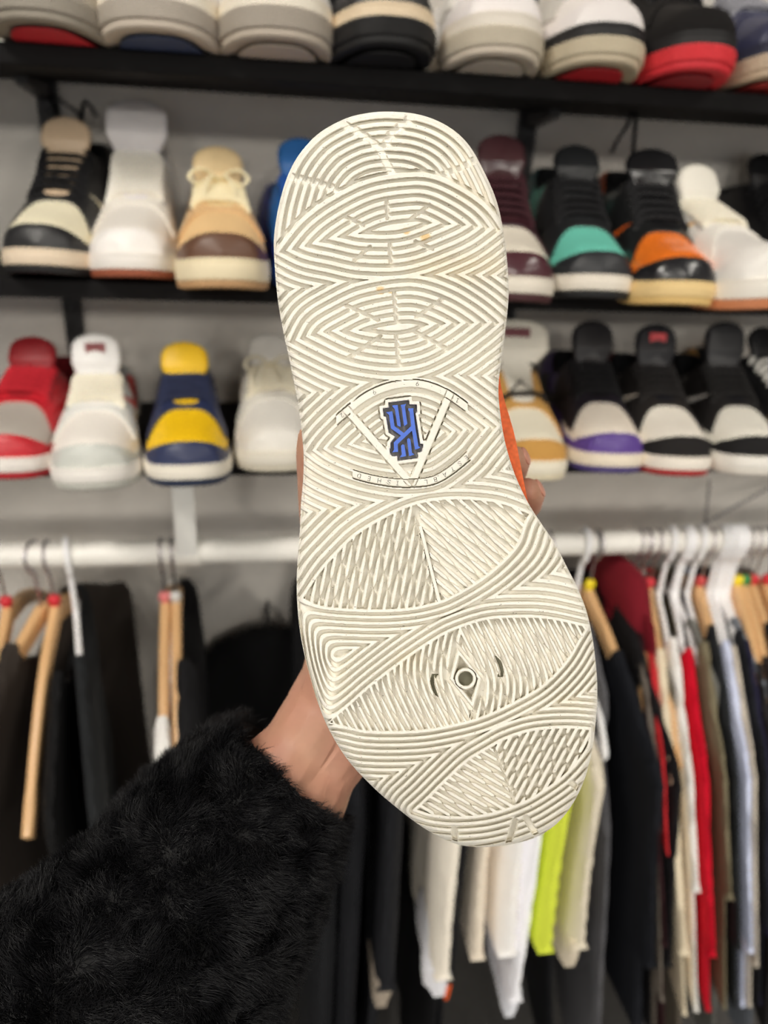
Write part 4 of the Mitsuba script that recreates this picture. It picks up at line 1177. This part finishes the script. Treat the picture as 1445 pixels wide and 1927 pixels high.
# loose lace dangling from the orange and black sneaker's collar, hooked up over the bracket
ok_ = next(q for q in labels if labels[q].get('label', '').startswith('orange and black'))
add('loose_lace', tube(catmull([on_plane(1150, 287, 1.02), on_plane(1163, 262, 1.03), on_plane(1180, 236, 1.05), on_plane(1190, 205, 1.06), on_plane(1195, 188, 1.06), on_plane(1197, 205, 1.06), on_plane(1194, 250, 1.05), on_plane(1190, 292, 1.03)], 6), .0028, 8, flat=.5), ('knit', srgb(26, 26, 28)), ok_, smooth=True)
# ------------------------------------------------------------------ hangers and garments on the rail
# Hanger space: a towards the room (-y), x along the rail, z up; origin on the rail's axis.
shared('wood', .38, .5, coat=.25)
shared('chrome', .18, .8)
scene['chrome'] = {'type': 'twosided', 'nested': {'type': 'roughconductor', 'material': 'Cr', 'alpha': .12}}


def wood_fn(p, n, uv):
    g = mikit.noise(p.x * 420 + 6 * mikit.noise(p.x * 30, p.y * 12, p.z * 12), p.y * 18, p.z * 18)
    k = mikit.fbm(p.x * 25, p.y * 9, p.z * 9)
    return mi.Color3f(.66, .40, .19) * (.80 + .22 * g + .26 * k)


scene['hanger_wood'] = {'type': 'twosided', 'nested': {'type': 'principled', 'base_color': mikit.proc(wood_fn), 'roughness': .38, 'specular': .5, 'clearcoat': .3, 'clearcoat_gloss': .8}}


def rail_frame(x, deg=0.0, dz=0.0):
    a = math.radians(deg)
    A = np.array([math.sin(a), -math.cos(a), 0])            # "a" direction, towards the room
    X_ = np.array([math.cos(a), math.sin(a), 0])
    return frame((x, RAIL_Y, RAIL_Z + dz), X_, A, (0, 0, 1))   # columns: local x, local a, local z


def hook(r_wire, top=.0055, neck=.075):
    R_ = RAIL_R + r_wire + .0004
    q = np.linspace(math.radians(-70), math.radians(190), 16)
    P = [(0, R_ * math.cos(t), R_ * math.sin(t)) for t in q[::-1]]
    P += [(0, R_ * .95, -R_ * .55), (0, R_ * .55, -R_ * 1.15), (0, .002, -R_ * 1.6), (0, 0, -neck)]
    return catmull(P[1:], 3)


WOOD_SPINE = np.array([(0, -.088), (.030, -.098), (.075, -.112), (.125, -.135), (.175, -.165), (.220, -.196), (.235, -.205)])


def hanger(x, kind='wood', cap=None, deg=0.0, label='', group=None, drop=1.0, name='clothes_hanger', tint=1.0):
    k = thing(name, label, 'clothes hanger', group)
    M = rail_frame(x, deg)

    def put(nm, mesh, m, lb=None, sm=40): return add(nm, moved(mesh, M), m, k, smooth=sm, label=lb)
    if kind == 'wood':
        put('hook', tube(hook(.0017, neck=.090), .0017, 8), 'chrome')
        sp = WOOD_SPINE * [1, 1]
        for sg in (1, -1):
            c = catmull(np.column_stack([sp[:, 0] * 0, sg * sp[:, 0], -.088 + (sp[:, 1] + .088) * drop]), 5)
            w_ = np.interp(np.abs(c[:, 1]), [0, .05, .15, .20, .207, .235], [.0072, .0068, .0064, .0064, .0074, .0068])
            h_ = np.interp(np.abs(c[:, 1]), [0, .05, .15, .235], [.014, .013, .0105, .0085])
            n_ = 16; a_ = np.linspace(0, 2 * np.pi, n_, endpoint=False)
            t_ = np.gradient(c, axis=0); t_ /= np.linalg.norm(t_, axis=1, keepdims=True)
            up_ = np.cross([1, 0, 0], t_) * sg
            ca, sa = np.sign(np.cos(a_)) * np.abs(np.cos(a_)) ** .55, np.sign(np.sin(a_)) * np.abs(np.sin(a_)) ** .55
            v_ = c[:, None] + w_[:, None, None] * ca[None, :, None] * np.array([1.0, 0, 0]) + h_[:, None, None] * sa[None, :, None] * up_[:, None]
            kk = len(c); v_ = v_.reshape(-1, 3)
            i, j = np.meshgrid(np.arange(kk - 1), np.arange(n_), indexing='ij')
            q = np.stack([i * n_ + j, i * n_ + (j + 1) % n_, (i + 1) * n_ + (j + 1) % n_, (i + 1) * n_ + j], -1).reshape(-1, 4)
            f_ = np.vstack([q[:, [0, 1, 2]], q[:, [0, 2, 3]]])
            e = np.arange(n_); v_ = np.vstack([v_, c[-1] + [0, sg * .003, 0], c[0]])
            f_ = np.vstack([f_, np.stack([np.full(n_, len(v_) - 2), (kk - 1) * n_ + e, (kk - 1) * n_ + (e + 1) % n_], 1), np.stack([np.full(n_, len(v_) - 1), (e + 1) % n_, e], 1)])
            put('arm', (v_, f_), 'hanger_wood', sm=45)
        if cap is not None:
            put('size_cap', moved(Manifold.sphere(1, 20).scale([.0085, .0075, .0085]) + Manifold.cylinder(.012, .0058, .0058, 16).translate([0, 0, -.012]), frame((0, 0, -.068), (1, 0, 0), (0, 1, 0), (0, 0, 1))), ('plastic', srgb(*cap)))
    else:
        col = srgb(*(cap or (236, 236, 238)))
        # one white plastic tube: hook, neck, two arms
        put('hook', tube(hook(.0040, neck=.088), np.r_[.0036, np.full(len(hook(.0040, neck=.088)) - 1, .0040)], 12), ('plastic', col))
        for sg in (1, -1):
            c = catmull([(0, 0, -.084), (0, sg * .010, -.096), (0, sg * .045, -.106), (0, sg * .075, -.118), (0, sg * .085, -.126), (0, sg * .100, -.128), (0, sg * .150, -.154), (0, sg * .200, -.184), (0, sg * .214, -.196), (0, sg * .208, -.206), (0, sg * .19, -.207)], 4)
            put('arm', tube(c, .0042, 12), ('plastic', col))
        put('bar', tube([(0, -.192, -.207), (0, .192, -.207)], .0038, 10), ('plastic', col))
    return k


def inflate(poly, thick, M, wave=0.0, seed=0, res=.0165, lam=.030, sway=0.0, core=None, open_z=None, flare=0.0, gap=(.04, .04)):
    """A hanging piece of cloth: outline in (a, z), puffed to both sides, with vertical drapes that grow downwards."""
    cs = CrossSection([np.array(poly.exterior.coords)[:-1]], m3.FillRule.EvenOdd)
    S = cs.extrude(.004).refine_to_length(res)
    v_, f_ = to_arrays(S)
    ring = dense(np.array(poly.exterior.coords)[:-1], .002)
    if open_z is not None: ring = ring[ring[:, 1] > ring[:, 1].min() + open_z]      # an open hem keeps its full width
    d = cKDTree(ring).query(v_[:, :2])[0]
    side_ = np.where(v_[:, 2] > .002, 1.0, -1.0)
    a, z = v_[:, 0], v_[:, 1]
    zt, zb = z.max(), z.min()
    dep = (zt - z) / (zt - zb)
    t = thick * np.sqrt(np.clip(1 - np.exp(-d / lam * 1.6), 0, 1)) + .0012
    t = t * (1 - .35 * flare + flare * dep)
    keep_ = 0.0
    if core is not None:                                    # cloth lies over the hanger's arm
        below = np.array([core[0](abs(q)) for q in a]) - z
        keep_ = core[1] * np.exp(-np.clip(below - .03, 0, 1) ** 2 / .03 ** 2) * np.clip(d / .003, 0, 1) ** .5
    nz = meshkit.fbm(np.column_stack([a * 9 + seed * 3.1, z * 3.2 + seed, 0 * a]), 3, seed + 1) - .5
    nz2 = meshkit.fbm(np.column_stack([a * 26 + seed * 1.7, z * 7 + seed, 0 * a + 3]), 2, seed + 5) - .5
    x = side_ * np.maximum(t, keep_) * (1 + .5 * nz2 + .5 * nz * side_) + wave * dep * (np.sin(a * 26 + seed * 1.9) + 2.2 * nz) + sway * np.clip(-.19 - z, 0, 2)
    sw_ = sway * np.clip(-.19 - z, 0, 2); x = x - sw_
    x = np.where(x > 0, gap[1] * np.tanh(x / gap[1]), gap[0] * np.tanh(x / gap[0])) + sw_      # pressed by the neighbours
    return moved((np.column_stack([x, a, z]), f_), M)


QUEUE = []


def garment(*a_, **k_):
    QUEUE.append((a_, k_))


def build_garment(label, px, py, cat='t-shirt', col=(30, 30, 32), deg=0.0, neck=.085, sleeve=.30, body=.62, thick=.014, s_thick=.016, wave=.006, seed=1, group=None, name='garment', x=None, shoulder=.235, slope=.095, s_out=.035, s_w=.15,
            cuff=None, sway=0.0, tex='cloth', collar=True, tags=None, drop=.0, hood=None, body_w=.25, enc=.0105, flare=0.0, bulge=1.1, gap=(.04, .04)):
    """A shirt-like garment seen from its shoulder: yoke and body, two sleeves, neckband."""
    k = thing(name, label, cat, group)
    x = on_plane(px, py, RAIL_Y)[0] if x is None else x
    M = rail_frame(x, deg)
    c = (tex, srgb(*col))
    zl = lambda q: float(np.interp(q, WOOD_SPINE[:, 0], WOOD_SPINE[:, 1])) + .0195 + drop      # just above the hanger's arm
    z0 = zl(neck) + neck * .30
    zs = zl(shoulder)
    B = [(-neck, zl(neck)), (-neck * .8, zl(neck) - .035), (0, zl(neck) - .065), (neck * .8, zl(neck) - .035), (neck, zl(neck))] + [(q, zl(q)) for q in (.10, .14, .18) if neck + .01 < q < shoulder - .01] + [(shoulder, zs), (shoulder + .012, zs - .03), (body_w, zs - .20), (body_w - .005, z0 - body), (0, z0 - body - .012)]
    B = B + [(-p_, q_) for p_, q_ in B[::-1] if p_ > neck + 1e-6]
    bk = add('body', inflate(Polygon(B).buffer(.006).buffer(-.004), thick, M, wave, seed, sway=sway, core=(zl, enc), open_z=.022, gap=gap), c, k, smooth=True)
    for sg in (1, -1):
        s0 = shoulder - .045
        Pp = [(sg * s0, zl(s0) - .002), (sg * (shoulder + .010), zs + .002), (sg * (shoulder + .026), zs - .022), (sg * (shoulder + s_out * .8), zs - .45 * sleeve), (sg * (shoulder + s_out + .004), zs - sleeve), (sg * (shoulder + s_out - s_w * .45), zs - sleeve - .008),
              (sg * (shoulder + s_out - s_w), zs - sleeve + .01), (sg * (shoulder - s_w * .8), zs - .12)]
        if sg < 0: Pp = Pp[::-1]
        so = sway
        sm = inflate(Polygon(Pp).buffer(.008).buffer(-.006), s_thick, M, wave * .8, seed + 7 * (sg > 0), sway=so, open_z=.022, flare=flare, gap=gap)
        sk = add('sleeve', sm, c, k, smooth=True)
        if cuff is not None and sg > 0:
            zc = zs - sleeve
            Pc = [(shoulder + s_out - s_w * .9, zc + .012), (shoulder + s_out, zc + .006), (shoulder + s_out - .012, zc - .055), (shoulder + s_out - s_w * .72, zc - .050)]
            add('cuff', inflate(Polygon(Pc).buffer(.004), s_thick * bulge, M, wave * .8, seed + 7, sway=so, lam=.016, gap=gap), (tex, srgb(*cuff)), sk, smooth=True)
    if collar:
        P = catmull([(0, -neck, zl(neck) - .004), (0, -neck * .8, zl(neck) - .037), (0, 0, zl(neck) - .066), (0, neck * .8, zl(neck) - .037), (0, neck, zl(neck) - .004)], 6)
        add('neckband', moved(tube(P, min(.0065, thick * .9), 8, up=(1, 0, 0)), M), (tex, srgb(*[min(255, int(u_ * .93)) for u_ in col])), k, smooth=True)
    if hood is not None:
        hb = Manifold.batch_hull([Manifold.sphere(r_, 24).scale([.62, 1, 1]).translate(p_) for r_, p_ in ((.036, [0, .03, z0 - .015]), (.030, [0, .06, z0 - .045]), (.036, [0, -.05, z0 - .02]))]).refine_to_length(.02)
        add('hood', moved(hb, M), (tex, srgb(*hood)), k, smooth=True)
    if tags is not None:
        for (ta, tz, tw, th, tc) in tags:
            add('swing_tag', moved(box(-.026, -.0245, ta - tw / 2, ta + tw / 2, tz - th, tz, .0006), M), ('plastic', srgb(*tc)), k, smooth=30)
    return k


WOODG, WHITEG, CLOTHG = 'wooden hangers on the rail', 'white plastic hangers on the rail', 'garments on the rail'
WD, WP = 'wood', 'plastic'
RED, YEL, GRN = (200, 34, 48), (236, 212, 30), (24, 128, 66)


def hx(px, py=1040): return on_plane(px, py, RAIL_Y)[0]


# left of the held sneaker
hanger(hx(-6), WD, RED, 5, 'wooden hanger with a red cap at the left edge of the rail', WOODG)
hanger(hx(60), WD, None, -14, 'wooden hanger without a cap behind the two red-capped ones', WOODG, drop=1.0)
hanger(hx(88), WD, RED, 1, 'wooden hanger with a red cap and a bare front arm', WOODG, drop=1.35)
hanger(hx(127), WP, None, 13, 'single white plastic hanger on the left with a black top', WHITEG)
hanger(hx(303), WD, (216, 120, 120), 4, 'wooden hanger with a pink cap beside the rail bracket', WOODG)
hanger(hx(324), WD, (206, 204, 200), 5, 'wooden hanger with a clear cap beside the pink-capped one', WOODG)
garment('dark brown jacket hanging behind the hangers at the left edge', 0, 1040, 'jacket', (52, 46, 42), x=hx(56), deg=-14, neck=.07, sleeve=.5, body=.75, seed=2, thick=.028, s_thick=.026, group=CLOTHG)
garment('black top hanging behind the bare wooden hanger', 0, 1040, 'sweatshirt', (20, 20, 21), x=hx(106), deg=6, sleeve=.52, body=.70, seed=3, thick=.02, group=CLOTHG, drop=-.01, neck=.10)
garment('charcoal top on the white hanger with a taupe tag', 0, 1040, 'sweatshirt', (34, 36, 38), x=hx(127), deg=13, sleeve=.50, body=.68, seed=4, thick=.018, group=CLOTHG, neck=.09, tags=[(.10, -.15, .05, .09, (150, 136, 126)), (.115, -.245, .018, .05, (196, 184, 172))])
garment('white tee on the pink-capped wooden hanger', 0, 1040, 't-shirt', (232, 230, 226), x=hx(303), deg=4, sleeve=.20, body=.66, seed=5, thick=.012, group=CLOTHG, neck=.165, shoulder=.25)
garment('black sweatshirt beside the white tee left of the wrist', 0, 1040, 'sweatshirt', (22, 22, 24), x=hx(336), deg=5, sleeve=.52, body=.70, seed=6, thick=.024, group=CLOTHG, neck=.10)
# added black coat and hook, standing in for shade on the wall
ck = thing('coat', 'made-up black coat standing in for shade on the wall low behind the wrist', 'coat', None)
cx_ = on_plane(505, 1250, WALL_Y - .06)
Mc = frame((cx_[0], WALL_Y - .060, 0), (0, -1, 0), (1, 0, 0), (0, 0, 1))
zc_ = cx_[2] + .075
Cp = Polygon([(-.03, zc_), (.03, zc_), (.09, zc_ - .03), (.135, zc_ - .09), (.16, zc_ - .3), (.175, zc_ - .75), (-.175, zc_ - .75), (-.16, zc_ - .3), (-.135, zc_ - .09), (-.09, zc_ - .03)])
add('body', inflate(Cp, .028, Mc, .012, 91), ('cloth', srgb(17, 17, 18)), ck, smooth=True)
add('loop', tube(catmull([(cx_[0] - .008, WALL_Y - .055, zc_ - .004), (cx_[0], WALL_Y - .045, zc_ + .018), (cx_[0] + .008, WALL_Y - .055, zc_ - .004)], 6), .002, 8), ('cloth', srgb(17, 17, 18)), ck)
wk = thing('added_wall_hook', 'small added black hook holding the made-up black coat behind the wrist', 'hook')
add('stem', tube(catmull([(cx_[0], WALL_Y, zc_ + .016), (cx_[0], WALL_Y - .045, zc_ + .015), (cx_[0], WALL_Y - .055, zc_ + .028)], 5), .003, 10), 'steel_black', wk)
# under and behind the held sneaker
mids = [(590, WD, (22, 23, 26), .50, 'black sweatshirt hanging under the wrist', 'sweatshirt', 31, None), (648, WP, (20, 21, 25), .52, 'black long-sleeved top left of the pale sleeves', 'long-sleeved top', 32, None),
        (706, WD, (24, 25, 29), .345, 'blue-black sweatshirt with a grey-beige cuff', 'sweatshirt', 33, (160, 148, 134)), (836, WP, (24, 24, 26), .345, 'black top with an orange cuff', 'long-sleeved top', 34, (222, 90, 36))]
for px, kd, col, sl_, lb, ct, sd, cf in mids:
    dg_ = float(rng.uniform(-2, 2))
    hanger(hx(px), kd, RED if kd == WD else None, dg_, ' '.join(f'{"wooden" if kd == WD else "white plastic"} hanger of the {lb}'.split()[:16]), WOODG if kd == WD else WHITEG)
    garment(lb, 0, 1040, ct, col, x=hx(px), deg=dg_, sleeve=sl_, body=.95, body_w=.22, seed=sd, thick=.020 if sd != 34 else .008, s_thick=.021 if sd != 34 else .011, group=CLOTHG, cuff=cf)
pale = [(812, WP, (238, 230, 216), .335, 'cream top with a bulging white cuff under the toe', 'long-sleeved top', 41, (232, 232, 238)), (866, WP, (228, 216, 198), .30, 'beige tee with a stitched sleeve hem under the toe', 't-shirt', 42, None),
        (902, WP, (244, 242, 240), .30, 'white tee with a pointed sleeve under the toe', 't-shirt', 43, None), (943, WP, (244, 244, 250), .40, 'white hooded top with a long drooping sleeve', 'hoodie', 44, (232, 234, 242)),
        (988, WP, (214, 226, 74), .30, 'neon yellow tee between white and cream sleeves', 't-shirt', 45, None), (1030, WD, (222, 212, 192), .30, 'cream sweatshirt with a ribbed cuff right of the neon tee', 'sweatshirt', 46, (214, 202, 182))]
for px, kd, col, sl_, lb, ct, sd, cf in pale:
    dg_ = float(rng.uniform(-2, 2))
    hanger(hx(px), kd, RED if kd == WD else None, dg_, ' '.join(f'{"wooden" if kd == WD else "white plastic"} hanger of the {lb}'.split()[:16]), WOODG if kd == WD else WHITEG)
    garment(lb, 0, 1040, ct, col, x=hx(px), deg=dg_, sleeve=sl_, body=.47 if ct == 't-shirt' else .50, body_w=.17, sway=.03, seed=sd, thick=.010, s_thick=.021, group=CLOTHG, cuff=cf, wave=.008, flare=.5 if cf is None else -.2, bulge=1.7 if sd == 41 else 1.0)
# right of the held sneaker
hanger(hx(1121), WD, YEL, 3, 'wooden hanger with a yellow cap nearest the held sneaker', WOODG, drop=1.15)
garment('black sweatshirt on the yellow-capped hanger right of the held sneaker', 0, 1040, 'sweatshirt', (22, 24, 30), x=hx(1121), deg=2, sleeve=.36, body=.66, seed=51, sway=.16, thick=.020, s_thick=.026, group=CLOTHG, neck=.112)
garment('black jacket in front of the dark red jacket', 0, 1040, 'jacket', (21, 20, 22), x=hx(1164), deg=0, sleeve=.36, body=.68, seed=57, sway=.16, thick=.012, s_thick=.013, group=CLOTHG, neck=.035)
garment('dark red jacket hanging at the back behind the yellow caps', 0, 1040, 'jacket', (112, 22, 34), x=hx(1180), deg=2, sleeve=.30, body=.66, seed=52, sway=.1, thick=.012, s_thick=.012, group=CLOTHG, neck=.06, hood=(116, 24, 36), drop=.02, shoulder=.09, body_w=.09)
hanger(hx(1200), WD, YEL, -13, 'wooden hanger with a yellow cap and a maroon top', WOODG)
garment('maroon snap-button jacket on the second yellow-capped hanger', 0, 1040, 'jacket', (46, 22, 26), x=hx(1200), deg=-13, sleeve=.30, body=.70, seed=53, sway=.22, thick=.008, s_thick=.007, group=CLOTHG, neck=.06, shoulder=.236)
hanger(hx(1214), WD, RED, -13, 'wooden hanger with a red cap and a red tee', WOODG)
garment('red tee beside the maroon jacket', 0, 1040, 't-shirt', (204, 46, 52), x=hx(1214), deg=-13, body_w=.16, sleeve=.13, body=.62, seed=54, sway=.22, thick=.005, s_thick=.006, group=CLOTHG, neck=.095)
garment('grey marled sweatshirt beside the red tee', 0, 1040, 'sweatshirt', (112, 104, 96), x=hx(1188), deg=-10, sleeve=.42, body=.68, seed=55, sway=.20, thick=.007, s_thick=.010, group=CLOTHG, neck=.13, tex='knit')
right = [(1240, WD, RED, (232, 218, 190), .32, 'cream tee left of the bright red tee', 't-shirt', .013, .14), (1263, WP, None, (238, 236, 232), .20, 'white tee on the first white plastic hanger of the right group', 't-shirt', .011, .12),
         (1289, WP, None, (204, 12, 40), .33, 'bright red tee on the second white plastic hanger', 't-shirt', .015, .14), (1318, WP, None, (120, 112, 90), .22, 'olive tee on the third white plastic hanger', 't-shirt', .010, .13),
         (1338, WD, (190, 60, 60), (30, 32, 34), .32, 'charcoal tee on a wooden hanger between white ones', 't-shirt', .013, .10), (1358, WP, None, (214, 222, 248), .33, 'bluish white tee right of the charcoal tee', 't-shirt', .012, .13),
         (1370, WP, None, (196, 186, 172), .36, 'stone grey tee with a long sleeve near the right edge', 't-shirt', .013, .14), (1386, WP, None, (28, 30, 36), .28, 'black tee with a white line near the right edge', 't-shirt', .010, .11),
         (1396, WP, None, (34, 32, 56), .30, 'dark navy tee near the right edge', 't-shirt', .011, .13), (1410, WD, YEL, (36, 34, 36), .40, 'charcoal top on the yellow-capped hanger near the right edge', 'sweatshirt', .012, .17),
         (1424, WD, GRN, (40, 34, 34), .40, 'dark brown top on the green-capped hanger', 'sweatshirt', .012, .16), (1440, WD, RED, (24, 24, 26), .45, 'black top on the red-capped hanger at the right edge', 'sweatshirt', .016, .10), (1466, WD, RED, (26, 26, 28), .45, 'black jacket cut off by the right edge', 'jacket', .018, .08)]
for n_, (px, kd, cp, col, sl_, lb, ct, th, nk) in enumerate(right):
    px2 = 1272 + (px - 1272) * 1.0
    dg_ = -13.5 + rng.uniform(-.8, .8)
    if kd: hanger(hx(px2, 1015), kd, cp, dg_, ' '.join(f'{"wooden" if kd == WD else "white plastic"} hanger of the {lb}'.split()[:16]), WOODG if kd == WD else WHITEG)
    garment(lb, 0, 1040, ct, col, x=hx(px2, 1015), deg=dg_, sleeve=sl_, body=.60 if ct == 't-shirt' else .68, seed=60 + n_, sway=.24, thick=th * .38, s_thick=.018 if n_ in (0, 2) else th * .8, group=CLOTHG, neck=nk * .82, wave=.003)
# longer pieces whose lower ends show under the shorter ones
for px, col, lb, ct, sd, ln_, bw in ((1098, (92, 92, 96), 'grey acid-washed long top under the black sweatshirt', 'long top', 81, .90, .215), (1215, (104, 96, 84), 'olive grey long top under the red tee', 'long top', 82, .86, .18), (1291, (112, 112, 108), 'pale grey denim top low at the right', 'denim jacket', 83, .88, .18),
                                 (1373, (120, 126, 136), 'bluish grey denim top low at the right edge', 'denim jacket', 84, .88, .18), (690, (20, 21, 24), 'long black coat under the held sneaker', 'coat', 85, .86, .18), (845, (22, 23, 27), 'long dark coat behind the pale sleeves', 'coat', 86, .86, .16), (1010, (20, 21, 24), 'long black coat behind the cream cuff', 'coat', 87, .86, .18)):
    hanger(hx(px, 1035), WD if px == 1215 else WP, None, -6, f'{"uncapped wooden" if px == 1215 else "white plastic"} hanger of the {lb}', WOODG if px == 1215 else WHITEG)
    garment(lb, 0, 1040, ct, col, x=hx(px, 1035), deg=-4, sleeve=.40, body=ln_, seed=sd, sway=.24 if px > 1200 else .14 if px > 900 else .05, thick=.012, s_thick=.010, group=CLOTHG, neck=.06, shoulder=.15, body_w=bw, drop=-.01, tex='knit' if sd == 81 else 'cloth')

# hang the garments, each pressed between its neighbours on the rail
QUEUE.sort(key=lambda q: q[1]['x'])
xs = [q[1]['x'] for q in QUEUE]
for n_, (a_, k_) in enumerate(QUEUE):
    gl = (xs[n_] - xs[n_ - 1]) / 2 - .0007 if n_ else .04
    gr = (xs[n_ + 1] - xs[n_]) / 2 - .0007 if n_ + 1 < len(xs) else .04
    build_garment(*a_, **k_, gap=(float(np.clip(gl, .0028, .04)), float(np.clip(gr, .0028, .04))))
jk = max(q for q in labels if labels[q].get('label', '').startswith('maroon snap'))
for ta, tz in ((.085, -.150), (.110, -.215)):
    add('snap_button', moved(Manifold.sphere(.0048, 14).scale([.5, 1, 1]).translate([-.0125, ta, tz]), rail_frame(hx(1200), -13)), ('plastic', srgb(206, 178, 178)), jk, smooth=True, label='pearly snap button')
